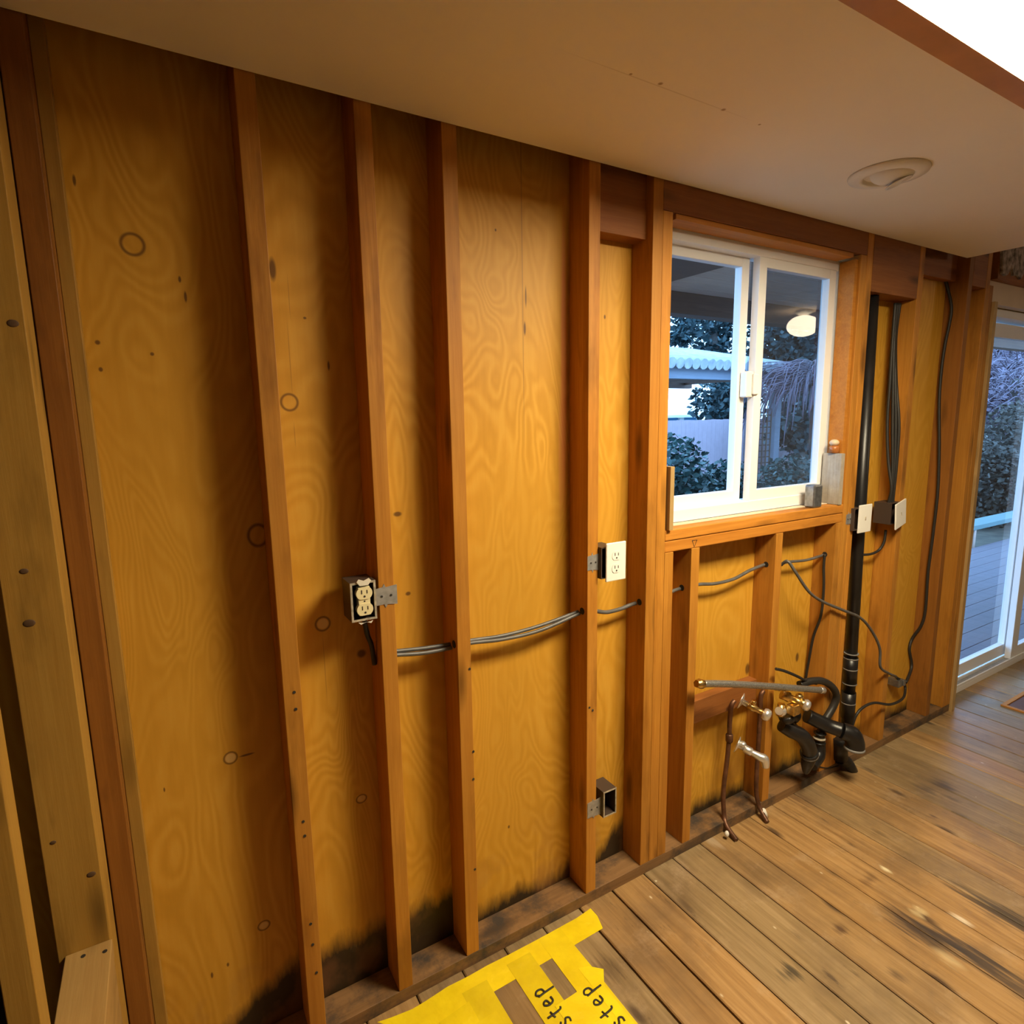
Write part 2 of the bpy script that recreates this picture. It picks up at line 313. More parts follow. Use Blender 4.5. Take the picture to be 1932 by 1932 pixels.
# ------------------------------------------------------------------ mesh helpers
class MB:
    def __init__(s): s.bm = bmesh.new()
    def box(s, x0, x1, y0, y1, z0, z1, bev=0.0, mat=None):
        t = bmesh.new(); bmesh.ops.create_cube(t, size=1)
        for v in t.verts: v.co = Vector((x0 + (v.co.x + .5) * (x1 - x0), y0 + (v.co.y + .5) * (y1 - y0), z0 + (v.co.z + .5) * (z1 - z0)))
        if bev: bmesh.ops.bevel(t, geom=list(t.edges), offset=bev, segments=2, profile=.5, affect='EDGES')
        return s._add(t, mat)
    def _add(s, t, mat=None):
        if mat is not None: bmesh.ops.transform(t, matrix=mat, verts=t.verts)
        bmesh.ops.recalc_face_normals(t, faces=t.faces)
        me = bpy.data.meshes.new('tmp'); t.to_mesh(me); t.free(); s.bm.from_mesh(me); bpy.data.meshes.remove(me); return s
    def prism(s, pts, vec, mat=None):
        t = bmesh.new(); vec = Vector(vec)
        a = [t.verts.new(Vector(p)) for p in pts]; b = [t.verts.new(Vector(p) + vec) for p in pts]
        n = len(pts); t.faces.new(a); t.faces.new(b[::-1])
        for i in range(n): t.faces.new((a[i], b[i], b[(i + 1) % n], a[(i + 1) % n]))
        return s._add(t, mat)
    def tube(s, pts, r, n=10, smooth=True, steps=8, squash=None):
        pts = [Vector(p) for p in pts]
        if smooth and len(pts) > 2:
            q = []
            for i in range(len(pts) - 1):
                p0 = pts[max(i - 1, 0)]; p1 = pts[i]; p2 = pts[i + 1]; p3 = pts[min(i + 2, len(pts) - 1)]
                for k in range(steps):
                    u = k / steps
                    q.append(.5 * ((2 * p1) + (p2 - p0) * u + (2 * p0 - 5 * p1 + 4 * p2 - p3) * u * u + (3 * p1 - p0 - 3 * p2 + p3) * u ** 3))
            q.append(pts[-1]); pts = q
        rs = r if isinstance(r, (list, tuple)) else None
        t = bmesh.new(); rings = []; up = None
        for i, p in enumerate(pts):
            d = (pts[min(i + 1, len(pts) - 1)] - pts[max(i - 1, 0)]).normalized()
            if up is None:
                up = Vector((0, 0, 1)) if abs(d.z) < .9 else Vector((0, 1, 0))
            a = d.cross(up).normalized(); up = a.cross(d).normalized()
            if rs: f = i / (len(pts) - 1) * (len(rs) - 1); k = min(int(f), len(rs) - 2); rr = rs[k] + (rs[k + 1] - rs[k]) * (f - k)
            else: rr = r
            ring = []
            for k in range(n):
                an = 2 * math.pi * k / n
                off = a * math.cos(an) * rr + up * math.sin(an) * rr
                if squash: off.z *= squash
                ring.append(t.verts.new(p + off))
            rings.append(ring)
        for i in range(len(rings) - 1):
            for k in range(n): t.faces.new((rings[i][k], rings[i][(k + 1) % n], rings[i + 1][(k + 1) % n], rings[i + 1][k]))
        t.faces.new(rings[0][::-1]); t.faces.new(rings[-1])
        for f in t.faces: f.smooth = len(f.verts) == 4
        return s._add(t)
    def lathe(s, p, axis, prof, n=20):
        """prof: list of (radius, distance along axis)"""
        p = Vector(p); d = Vector(axis).normalized(); up = Vector((0, 0, 1)) if abs(d.z) < .9 else Vector((0, 1, 0))
        a = d.cross(up).normalized(); c = a.cross(d)
        t = bmesh.new(); rings = []
        for r, h in prof:
            rings.append([t.verts.new(p + d * h + (a * math.cos(2 * math.pi * k / n) + c * math.sin(2 * math.pi * k / n)) * max(r, 1e-4)) for k in range(n)])
        for i in range(len(rings) - 1):
            for k in range(n): t.faces.new((rings[i][k], rings[i][(k + 1) % n], rings[i + 1][(k + 1) % n], rings[i + 1][k]))
        t.faces.new(rings[0][::-1]); t.faces.new(rings[-1])
        for f in t.faces: f.smooth = len(f.verts) == 4
        return s._add(t)
    def ell(s, c, rx, ry, rz, n=16):
        t = bmesh.new(); bmesh.ops.create_uvsphere(t, u_segments=n, v_segments=max(6, n // 2), radius=1)
        for v in t.verts: v.co = Vector((c[0] + v.co.x * rx, c[1] + v.co.y * ry, c[2] + v.co.z * rz))
        for f in t.faces: f.smooth = True
        return s._add(t)
    def leaves(s, c, r, n, size, rg, flat=.5, hollow=.55):
        for _ in range(n):
            while True:
                p = Vector((rg.uniform(-1, 1), rg.uniform(-1, 1), rg.uniform(-1, 1)))
                if hollow < p.length <= 1: break
            p = Vector((c[0] + p.x * r[0], c[1] + p.y * r[1], c[2] + p.z * r[2]))
            d = Vector((rg.gauss(0, 1), rg.gauss(0, 1), rg.gauss(0, flat))).normalized()
            e = d.cross(Vector((rg.gauss(0, 1), rg.gauss(0, 1), rg.gauss(0, 1)))).normalized()
            L = size * rg.uniform(.6, 1.3); W = L * .32
            vs = [s.bm.verts.new(p), s.bm.verts.new(p + d * L * .5 + e * W), s.bm.verts.new(p + d * L), s.bm.verts.new(p + d * L * .5 - e * W)]
            s.bm.faces.new(vs)
        return s
    def build(s, name, mat, parent=None, origin=None):
        me = bpy.data.meshes.new(name)
        base = Vector((0, 0, 0))
        if parent is not None: base = WLOC[parent.name]
        elif origin is not None: base = Vector(origin)
        else:
            xs = [v.co for v in s.bm.verts]
            lo = Vector((min(v.x for v in xs), min(v.y for v in xs), min(v.z for v in xs))); hi = Vector((max(v.x for v in xs), max(v.y for v in xs), 0))
            base = Vector(((lo.x + hi.x) / 2, (lo.y + hi.y) / 2, lo.z))
        for v in s.bm.verts: v.co -= base
        s.bm.to_mesh(me); s.bm.free()
        o = bpy.data.objects.new(name, me); COL.objects.link(o); me.materials.append(M[mat] if isinstance(mat, str) else mat)
        if parent is not None: o.parent = parent
        else: o.location = base
        WLOC[o.name] = base.copy()
        return o
WLOC = {}
def tag(o, label, cat, group=None, kind=None):
    o['label'] = label; o['category'] = cat
    if group: o['group'] = group
    if kind: o['kind'] = kind
    return o
def struct(o, label=None):
    o['kind'] = 'structure'
    if label: o['label'] = label
    return o
def thing(name, loc, label=None, cat=None, group=None):
    o = bpy.data.objects.new(name, None); COL.objects.link(o); o.location = loc; o.empty_display_size = .05
    WLOC[o.name] = Vector(loc)
    if label: tag(o, label, cat, group)
    return o
H = 2.188      # underside of the dropped ceiling
SW = .0381     # stud thickness
D = .0889      # stud depth

# ------------------------------------------------------------------ setting
def make_floor():
    bm = bmesh.new(); lay = bm.loops.layers.float_color.new('tone') if hasattr(bm.loops.layers, 'float_color') else bm.loops.layers.color.new('tone')
    rg = random.Random(3); wd = .1365; x = 1.282 - wd * 13
    tones = {}
    k = 0
    while x < 7.0:
        gap = .0019 if k != 11 else .0045
        x0, x1 = x + gap, x + wd - gap
        tone = (rg.random(), rg.random(), rg.choice((0, 0, .3, 1, .7)), 1)
        t = bmesh.new(); bmesh.ops.create_cube(t, size=1)
        for v in t.verts: v.co = Vector((x0 + (v.co.x + .5) * (x1 - x0), -4.0 + (v.co.y + .5) * 4.2, -.02 + (v.co.z + .5) * .02))
        bmesh.ops.bevel(t, geom=[e for e in t.edges if abs(e.verts[0].co.x - e.verts[1].co.x) < 1e-5 and abs(e.verts[0].co.z) < 1e-5 and abs(e.verts[1].co.z) < 1e-5], offset=.003, segments=1, affect='EDGES')
        me = bpy.data.meshes.new('t'); t.to_mesh(me); t.free(); n0 = len(bm.faces); bm.from_mesh(me); bpy.data.meshes.remove(me)
        bm.faces.ensure_lookup_table()
        for f in bm.faces[n0:]:
            for lp in f.loops: lp[lay] = tone
        x += wd; k += 1
    me = bpy.data.meshes.new('floor'); bm.to_mesh(me); bm.free()
    o = bpy.data.objects.new('floor', me); COL.objects.link(o); me.materials.append(M['floor'])
    struct(o)
    s = MB().box(-.5, 7.1, -4.0, .2, -.06, -.0205).build('floor', 'dark_room', origin=(0, 0, 0)); struct(s)
make_floor()
WX0, WX1, WZ0, WZ1 = 1.340, 2.305, 1.173, 2.110     # window opening
DX0, DX1, DZ1 = 3.424, 5.25, 2.03                   # sliding door opening
m = MB(); y0, y1 = D, D + .0125
for a, b, c, d in ((-.42, WX0, 0, 2.44), (WX0, WX1, 0, WZ0 - .02), (WX0, WX1, WZ1 + .02, 2.44), (WX1, DX0, 0, 2.44), (DX0, DX1, DZ1, 2.44), (DX1, 7.0, 0, 2.44)):
    m.box(a, b, y0, y1, c, d)
struct(m.build('wall_back', 'plywood', origin=(0, 0, 0)))
struct(MB().box(5.40, 7.0, .0, D - .001, 0, 2.44).build('wall_back', 'room_wall', origin=(0, 0, 0)))
struct(MB().box(-.42, -.36, -4, D - .001, 0, 2.44).build('wall_left', 'dark_room', origin=(0, 0, 0)))
struct(MB().box(-.42, 7.0, -4.06, -4, 0, 2.44).build('wall_front', 'room_wall', origin=(0, 0, 0)))
struct(MB().box(7.0, 7.06, -4.06, .1, 0, 2.44).build('wall_right', 'room_wall', origin=(0, 0, 0)))
# dropped ceiling over the wall (slab with its own front edge) and the room ceiling above
m = MB()
m.box(-.15, 3.105, -.676, -.003, H, H + .012)
struct(m.build('ceiling', 'ceiling', origin=(0, 0, 0)))
struct(MB().box(-.15, 3.105, -.724, -.676, H - .002, 2.44).build('trim_1', 'fascia', origin=(0, 0, 0)))
struct(MB().box(3.093, 3.105, -.672, -.003, H + .012, 2.44).build('ceiling', 'room_wall', origin=(0, 0, 0)))
struct(MB().box(-.42, 7.06, -4.06, .12, 2.44, 2.50).build('ceiling', 'room_wall', origin=(0, 0, 0)))

# ------------------------------------------------------------------ framing
def stud(x0, label, z0=SW, z1=2.36, mat='stud', wdt=SW, ya=0.0, yb=D, name='wall_stud', cat='stud', group=None, nails=(), holes=()):
    o = MB().box(x0, x0 + wdt, ya, yb - .0005, z0, z1, .0015).build(name, mat)
    tag(o, label, cat, group)
    for q in nails:
        p = pY(*q, ya)
        MB().lathe((p.x, ya - .0012, p.z), (0, 1, 0), [(.0035, 0), (.0035, .002)], 10).build('nail', 'nail', o)
    for (hx, hy, hz, ax) in holes:
        MB().lathe((hx, hy, hz), (ax, 0, 0), [(.0105, 0), (.0105, .0009)], 14).build('drilled_hole', 'hole', o)
    return o
S = [.189, .416, .615, 1.0345, 1.2628]
def hole_at(px, py, x, dirn=1): p = pX(px, py, x); return (x, min(max(p.y, .02), .07), p.z, dirn)
# cable runs at mid depth of the studs
CY = .045
hz = {}
def holeL(px, py, x): p = pX(px, py, x); return p
stud(-.1605, 'dark reddish stud in the corner at the far left, beside the pale post', mat='stud_red')
tag(MB().box(-.1220, -.1000, .052, D - .001, SW, 2.36, .001).build('nailing_batten', 'stud_pale'), 'thin pale batten in the corner beside the dark reddish stud', 'batten')
stud(S[0], 'first stud right of the wide plywood bay, nail pairs down its edge', nails=[(555, 1306), (558, 1338), (572, 1550), (575, 1577), (586, 1743), (590, 1782), (597, 1835)])
stud(S[1], 'second stud right of the wide bay, ivory outlet box fixed to it', holes=[])
stud(S[2], 'third stud right of the wide bay, no box, twin cables through it', nails=[(893, 1418), (893, 1470), (886, 1262), (896, 1640)], holes=[hole_at(858, 1217, S[2] - .0009)])
stud(S[3], 'stud carrying a white outlet plate and an empty box below it', holes=[hole_at(1098, 1153, S[3] - .0009)], nails=[(1112, 1335), (1118, 1340)])
stud(S[4], 'full height stud on the left of the window, left one of the pair', holes=[hole_at(1206, 1136, S[4] - .0009)])
stud(1.3015, 'shorter stud under the header, hard against the left of the window', z1=2.1085)
stud(1.3405, 'short stud below the left end of the window sill, against the full studs', z1=1.102)
stud(1.460, 'thin short stud under the window sill, left of the copper pipes', z1=1.102, holes=[hole_at(1286, 1109, 1.460 - .0009)])
stud(1.895, 'middle short stud under the window sill, behind the shutoff valves', z1=1.102, holes=[hole_at(1445, 1065, 1.895 - .0009)])
stud(2.2665, 'short stud below the right end of the window sill', z1=1.102, holes=[hole_at(1556, 1046, 2.2665 - .0009)])
stud(2.3055, 'stud under the header on the right edge of the window', z1=2.1085)
stud(2.3445, 'full height stud between the window and the black vent pipe', holes=[])
stud(2.722, 'knotty stud right of the black pipe, white plate fixed beside it')
stud(3.146, 'reddish stud with a thin black cable running down its left face', mat='stud_red')
stud(3.315, 'full height stud next to the sliding glass door', mat='stud')
stud(3.354, 'stud forming the left jamb of the sliding glass door', mat='stud', z1=2.10)
tag(MB().box(3.3935, 3.424, -.012, D - .001, 0, 2.03, .0015).build('door_jamb_board', 'block_pine'), 'pale board edge lining the left side of the sliding door', 'trim board')
# corner post, ledge and neighbouring partition stud at far left
o = stud(-.241, 'pale knotty post at the far left corner, floor to ceiling', mat='stud_pale', wdt=.079, ya=-.089, yb=-.0005, z0=0, z1=2.43, name='corner_post', cat='post')
for q, r in [((24, 610), .010), ((45, 1078), .008), ((55, 1176), .011), ((172, 1650), .009), ((100, 1590), .006)]:
    p = pY(*q, -.0895)
    MB().ell((p.x, -.0891, p.z), r * .8, .0012, r * .6, 12).build('knot', plain('dark_knot', (.10, .05, .02), .7) if 'dark_knot' not in bpy.data.materials else bpy.data.materials['dark_knot'], o)
o = stud(-.270, 'nearest pale stud at the bottom left edge of the photo', mat='stud_pale', wdt=.0381, ya=-.292, yb=-.240, z0=0, z1=2.43, cat='stud')
t = thing('ledge', (-.2, -.30, 0), 'low pine ledge with two nails, in front of the corner post', 'ledge')
MB().box(-.2300, -.1585, -.60, -.0895, .535, .573, .0015).build('top_board', 'plate_y', t)
MB().box(-.182, -.1600, -.60, -.0895, 0, .5345, .0015).build('side_board', 'plate_y', t)
for q in ((157, 1804), (198, 1795)):
    p = pZ(*q, .573); MB().lathe((p.x, p.y, .5725), (0, 0, 1), [(.004, 0), (.004, .0012)], 10).build('nail', 'nail', t)
# horizontal members
tag(MB().box(-.16, 3.392, .0, D - .001, 0, SW - .0005, .0015).build('bottom_plate', 'plate'), 'stained horizontal plate under the studs, along the floor', 'framing plate')
tag(MB().box(-.16, 3.424, .0, D - .001, 2.361, 2.399, .0015).build('top_plate', 'plate'), 'horizontal plate on top of the studs, above the dropped ceiling', 'framing plate')
tag(MB().box(1.3015, 2.3435, .0, D - .002, 2.1095, 2.36, .0015).build('window_header', 'beam_red'), 'deep reddish header beam over the window', 'beam')
tag(MB().box(1.356, 2.262, .004, .070, 2.094, 2.1085, .001).build('head_board', 'sill'), 'thin orange board under the window header', 'board')
tag(MB().box(2.2860, 2.3045, .010, .070, 1.176, 2.092, .001).build('jamb_board', 'sill'), 'thin orange board lining the right side of the window', 'board')
tag(MB().box(1.3405, 2.304, .0, D - .002, 1.1405, 1.174, .003).build('window_sill_plate', 'sill'), 'upper plank of the double rough sill, rough edged top', 'framing plate')
o = tag(MB().box(1.3405, 2.304, .0015, D - .002, 1.1025, 1.1385, .003).build('window_sill_plate', 'sill'), 'lower plank of the double rough sill, marked with a small dark vee', 'framing plate')
vc = pY(1310, 1026, .001); MB().tube([(vc.x - .010, .0012, vc.z + .012), (vc.x, .0012, vc.z - .010), (vc.x + .012, .0012, vc.z + .012), (vc.x - .010, .0012, vc.z + .012)], .0011, 6, smooth=False).build('pencil_mark', 'ink', o)
tag(MB().box(2.3840, 2.7210, .0, D - .002, 1.985, 2.36, .0015).build('header_block', 'beam_red'), 'deep reddish block above the black vent pipe', 'beam')
tag(MB().box(2.762, 3.145, .05, D - .002, 2.105, 2.36, .0015).build('header_block', 'beam_red'), 'recessed dark block at the ceiling corner, right of knotty stud', 'beam')
tag(MB().box(3.1855, 3.314, .0, D - .002, 2.082, 2.36, .0015).build('header_block', 'beam_red'), 'small reddish block between the two studs beside sliding door', 'beam')
tag(MB().box(S[3] + SW + .0005, S[4] - .0005, .028, D - .002, 2.030, 2.36, .0015).build('header_block', 'beam_red'), 'dark reddish block up by the ceiling left of the window', 'beam')  # same reddish fir colour as the other header blocks
tag(MB().box(1.4990, 1.8940, .050, D - .002, .440, .526, .0015).build('blocking', 'beam_red'), 'short horizontal block under the braided hose between short studs', 'block')
tag(MB().box(DX0, DX1, .0, D - .002, 2.135, 2.36, .0015).build('door_header', 'beam_red'), 'header beam over the sliding glass door', 'beam')
# small shims by the window
tag(MB().box(1.345, 1.362, -.012, .070, 1.176, 1.375, .0015).build('shim_block', 'block_pine'), 'upright weathered offcut at the left foot of the window', 'offcut')
o = tag(MB().box(2.262, 2.2850, -.004, .072, 1.175, 1.375, .0015).build('shim_block', 'block_grey'), 'grey smeared offcut at the right foot of the window', 'offcut')

# ------------------------------------------------------------------ window
def frame_bars(x0, x1, z0, z1, ya, yb, wl, wr, wt, wb, bev=.0015):
    m = MB()
    m.box(x0, x0 + wl, ya, yb, z0, z1, bev); m.box(x1 - wr, x1, ya, yb, z0, z1, bev)
    m.box(x0 + wl - .001, x1 - wr + .001, ya + .0006, yb - .0006, z1 - wt, z1, bev); m.box(x0 + wl - .001, x1 - wr + .001, ya + .0006, yb - .0006, z0, z0 + wb, bev)
    return m
win = thing('window_1', (1.82, .1, 1.176)); struct(win, 'white vinyl sliding window set in the stud wall')
frame_bars(1.347, 2.3035, 1.178, 2.100, .073, .142, .03, .012, .036, .040).build('window_frame', 'vinyl', win)
sl = frame_bars(1.365, 1.825, 1.216, 2.066, .112, .142, .038, .038, .034, .040).build('fixed_sash', 'vinyl', win)
sr = frame_bars(1.836, 2.284, 1.216, 2.066, .079, .107, .040, .040, .034, .040).build('sliding_sash', 'vinyl', win)
for par, a, b, yy in ((sl, 1.40, 1.79, .121), (sr, 1.874, 2.246, .0865)):
    MB().box(a, b, yy - .005, yy + .005, 1.252, 2.034).build('glass_pane', 'glass', par)
sc_m = bpy.data.materials.new('insect_mesh'); sc_m.use_nodes = True; g_ = NT(sc_m.node_tree)
sc_m.node_tree.nodes['Principled BSDF'].inputs['Base Color'].default_value = (.05, .05, .055, 1)
tr_ = g_.n('ShaderNodeBsdfTransparent'); mx_ = g_.n('ShaderNodeMixShader'); mx_.inputs[0].default_value = .22
g_.l(tr_.outputs[0], mx_.inputs[1]); g_.l(sc_m.node_tree.nodes['Principled BSDF'].outputs[0], mx_.inputs[2]); g_.l(mx_.outputs[0], sc_m.node_tree.nodes['Material Output'].inputs[0])
MB().box(1.862, 2.289, .1345, .1350, 1.219, 2.062).build('insect_screen', sc_m, win)
MB().box(1.365, 2.26, .040, .0725, 1.1745, 1.1775, .001).build('caulk_strip', 'paint_cream', win)
p = pY(1411, 725, .085)
lt = MB().box(1.796, 1.834, .080, .110, p.z - .045, p.z + .045, .005)
lt.build('window_latch', 'white_plastic', win)
MB().box(1.822, 1.850, .069, .080, p.z - .036, p.z + .036, .004).build('latch_lever', 'vinyl', win)
# things at the window foot
p = pY(1537, 935, .02)
o = tag(MB().box(p.x - .026, p.x + .026, .004, .046, 1.1745, 1.262, .006).build('metal_cap', 'lead'), 'small grey metal block standing on the right of the window sill', 'metal block')
t = thing('plastic_cap', (2.279, .03, 1.376), 'amber plastic bit resting on the grey smeared offcut', 'plastic cap')
MB().lathe((2.274, .035, 1.376), (0, 0, 1), [(.02, 0), (.019, .02), (.016, .028), (.004, .03)], 16).build('base', 'amber', t)
MB().ell((2.272, .035, 1.416), .018, .018, .013).build('film', plain('clear_film', (.6, .45, .3), .2), t)

# ------------------------------------------------------------------ sliding door
dr = thing('door_1', (4.3, .11, 0)); struct(dr, 'white vinyl sliding glass door at the right')
m = MB()
m.box(DX0 + .001, DX0 + .03, .072, .165, 0, 2.03, .001)
m.box(DX1 - .03, DX1, .072, .165, 0, 2.03, .001)
m.box(DX0 + .03, DX1 - .03, .072, .165, 1.992, 2.03, .001)
m.box(DX0 + .03, DX1 - .03, .072, .165, 0, .028, .001)
m.box(DX0 + .03, DX1 - .03, .072, .079, .028, .044, .001)
m.box(DX0 + .03, DX1 - .03, .112, .118, .028, .046, .001)
m.build('door_frame', 'vinyl', dr)
MB().box(DX0 + .03, DX1 - .03, .084, .108, .0285, .034).build('track', 'galv', dr)
pa = frame_bars(DX0 + .031, 4.43, .047, 1.978, .122, .155, .05, .085, .07, .07).build('fixed_panel', 'vinyl', dr)
MB().box(DX0 + .08, 4.348, .132, .145, .115, 1.91).build('glass_pane', 'glass', pa)
pb = frame_bars(4.335, DX1 - .031, .036, 1.978, .079, .111, .085, .07, .07, .07).build('sliding_panel', 'vinyl', dr)
MB().box(4.418, DX1 - .10, .088, .101, .104, 1.91).build('glass_pane', 'glass', pb)
tag(MB().box(DX0 + .002, DX1, .03, .0715, 2.033, 2.134, .001).build('casing_board', 'paint_cream'), 'pale casing board above the sliding door glass', 'trim board')
# torn plaster above the door
rg = random.Random(5)
pts = [(3.44, -.012, 2.135)]
top = [(3.395, -.012, 2.33), (4.6, -.012, 2.33)]
x = 4.6; low = []
while x > 3.41:
    low.append((x, -.012, 2.150 + rg.uniform(0, .018) + (.05 if rg.random() < .22 else 0))); x -= rg.uniform(.02, .05)
tag(MB().prism(top + low, (0, .011, 0)).build('plaster_remnant', 'frosted'), 'torn mottled plaster strip above the sliding door', 'plaster')

# ------------------------------------------------------------------ electrical boxes
def rect_px(c, y):
    P_ = [pY(q[0], q[1], y) for q in c]   # tl tr br bl
    x0 = (P_[0].x + P_[3].x) / 2; x1 = (P_[1].x + P_[2].x) / 2; z1 = (P_[0].z + P_[1].z) / 2; z0 = (P_[2].z + P_[3].z) / 2
    return x0, x1, z0, z1
def open_box(par, x0, x1, z0, z1, ya, yb, th=.003, mat='box_dark', rim=None, name='box'):
    m = MB(); m.box(x0, x0 + th, ya, yb, z0, z1); m.box(x1 - th, x1, ya, yb, z0, z1)
    m.box(x0 + th, x1 - th, ya, yb, z1 - th, z1); m.box(x0 + th, x1 - th, ya, yb, z0, z0 + th); m.box(x0 + th, x1 - th, yb - th, yb, z0 + th, z1 - th)
    b = m.build(name, mat, par)
    if rim:
        r = frame_bars(x0, x1, z0, z1, ya - .0025, ya - .0001, th * 1.2, th * 1.2, th * 1.2, th * 1.2, 0); r.build('rim', rim, b)
    return b
def duplex(par, xc, zc, y, s=1.0, mat='ivory', wx=1.0):
    b = None
    m = MB()
    for dz in (.0195, -.0195):
        pts = []
        for k in range(28):
            an = 2 * math.pi * k / 28; px_, pz_ = .0172 * math.cos(an), .0172 * math.sin(an)
            pz_ = max(-.0142, min(.0142, pz_)); pts.append((xc + px_ * s * wx, y, zc + (dz + pz_) * s))
        m.prism(pts, (0, .012, 0))
    m.box(xc - .0122 * s * wx, xc + .0122 * s * wx, y + .002, y + .02, zc - .034 * s, zc + .034 * s)
    b = m.build('receptacle', mat, par)
    sm = MB()
    for dz in (.0195, -.0195):
        sm.box(xc - .0075 * s, xc - .0053 * s, y - .0006, y + .001, zc + (dz - .001) * s, zc + (dz + .0085) * s)
        sm.box(xc + .0053 * s, xc + .0075 * s, y - .0006, y + .001, zc + (dz - .001) * s, zc + (dz + .0075) * s)
        sm.lathe((xc, y - .0006, zc + (dz - .0075) * s), (0, 1, 0), [(.0026 * s, 0), (.0026 * s, .0016)], 10)
    sm.lathe((xc, y + .0014, zc), (0, 1, 0), [(.002 * s, 0), (.002 * s, .001)], 10)
    sm.build('slot', 'slot', b)
    return b
def bracket(par, x0, x1, z0, z1, y=-.0016):
    m = MB()
    pts = [(x0, y, z0 + .003), (x0, y, z1 - .004), (x0 + (x1 - x0) * .35, y, z1 - .002), (x0 + (x1 - x0) * .42, y, z1 + .006), (x0 + (x1 - x0) * .5, y, z1 - .003), (x1, y, z1), (x1, y, z0), (x0 + (x1 - x0) * .55, y, z0 + .003), (x0 + (x1 - x0) * .47, y, z0 - .005), (x0 + (x1 - x0) * .4, y, z0 + .004)]
    m.prism(pts, (0, .0012, 0)); b = m.build('bracket', 'galv', par)
    for f in (.3, .72):
        MB().lathe((x0 + (x1 - x0) * f, y - .0012, (z0 + z1) / 2), (0, 1, 0), [(.0028, 0), (.0028, .0012)], 8).build('nail', 'nail', b)
    return b
# ivory outlet on the second stud
FY = -.012
x0, x1, z0, z1 = rect_px([(660, 1101), (707, 1094), (712, 1167), (663, 1174)], FY)
x1 = min(x1, S[1] - .001)
t = thing('outlet_box', (x0, 0, z0), 'open outlet box with ivory receptacle beside the second stud', 'outlet')
open_box(t, x0, x1, z0, z1, FY, .052, .004, 'box_dark', 'box_rim')
xc, zc = (x0 + x1) / 2 + .002, (z0 + z1) / 2
du = duplex(t, xc, zc, FY - .004, (z1 - z0) / .094, wx=1.12)
sc_ = (z1 - z0) / .098
for sg in (1, -1):
    m = MB(); zz = zc + sg * .0465 * sc_
    pts = [(xc - .010, FY - .005, zz - .006), (xc + .010, FY - .005, zz - .006), (xc + .017, FY - .005, zz + sg * .004), (xc + .012, FY - .005, zz + sg * .010), (xc, FY - .005, zz + sg * .005), (xc - .012, FY - .005, zz + sg * .010), (xc - .017, FY - .005, zz + sg * .004)]
    m.prism(pts, (0, .0018, 0)); m.build('mounting_ear', 'fixture', t)
a, b_ = pY(711, 1125, 0), pY(749, 1123, 0)
zt, zb = pY(730, 1105, 0).z, pY(730, 1142, 0).z
bracket(t, x1 + .001, b_.x, zb, zt)
MB().tube([(x1 - .02, .03, z0), (x1 - .012, .035, z0 - .05), (S[1] - .012, .04, z0 - .085), (S[1] - .006, .044, .936)], .006, 8).build('lead_cable', 'cable_dark', t)
# white plate on the fourth stud
x0, x1, z0, z1 = rect_px([(1143, 1026.5), (1181, 1020), (1181, 1092), (1145, 1099)], -.022)
t = thing('outlet_box', (x0, 0, z0), 'white duplex outlet plate mid-height, left of the window', 'outlet')
bx0 = S[3] + SW + .001
open_box(t, bx0, bx0 + .052, z0 + .010, z1 - .012, -.014, .05, .003)
MB().box(x0, x1, -.0225, -.0165, z0, z1, .003).build('cover_plate', 'white_plastic', t)
duplex(t, (x0 + x1) / 2, (z0 + z1) / 2, -.0238, .98, 'white_plastic')
zt, zb = pY(1118, 1046, 0).z, pY(1118, 1077, 0).z
bracket(t, pY(1108, 1060, 0).x, S[3] + SW + .001, zb, zt)
# empty low box on the fourth stud
x0, x1, z0, z1 = rect_px([(1137, 1495), (1161.5, 1486), (1162.5, 1529.5), (1139, 1545)], -.014)
t = thing('outlet_box', (bx0, 0, z0), 'empty dark electrical box near the floor left of the window', 'electrical box')
open_box(t, max(x0, bx0), x1, z0, z1, -.014, .05, .0035, 'box_dark', 'box_rim')
bracket(t, pY(1108, 1520, 0).x, max(x0, bx0), pY(1120, 1541, 0).z, pY(1120, 1509, 0).z)
# white blank plates right of the window
x0, x1, z0, z1 = rect_px([(1623.7, 953), (1646.5, 951), (1642, 1002), (1618, 1007)], -.022)
t = thing('switch_box', (x0, 0, z0), 'box with upright white plate in front of the black pipe', 'switch')
open_box(t, x0 - .022, x0 + .03, z0 + .012, z1 - .012, -.015, .018, .003)
MB().box(x0, x1, -.0225, -.0165, z0, z1, .002).build('cover_plate', 'white_plastic', t)
MB().box((x0 + x1) / 2 - .003, (x0 + x1) / 2 + .003, -.0245, -.022, (z0 + z1) / 2 - .008, (z0 + z1) / 2 + .008, .001).build('slot', 'box_rim', t)
bracket(t, pY(1596, 980, 0).x, x0 - .018, pY(1600, 990, 0).z, pY(1600, 969, 0).z)
x0, x1, z0, z1 = rect_px([(1687, 948), (1715, 943), (1710, 991), (1679, 997)], -.022)
t = thing('switch_box', (x0, 0, z0), 'dark box with tilted white plate fixed to the knotty stud', 'switch')
open_box(t, 2.64, 2.721, z0 + .012, z1 - .006, -.012, .06, .003)
mt = Matrix.Translation(Vector(((x0 + x1) / 2, -.024, (z0 + z1) / 2))) @ Matrix.Rotation(math.radians(-7), 4, 'Y') @ Matrix.Rotation(math.radians(10), 4, 'Z')
MB().box(-(x1 - x0) / 2, (x1 - x0) / 2, -.003, .003, -(z1 - z0) / 2, (z1 - z0) / 2, .002, mt).build('cover_plate', 'white_plastic', t)
MB().box(-.003, .003, -.005, -.002, -.008, .008, .001, mt).build('slot', 'box_rim', t)

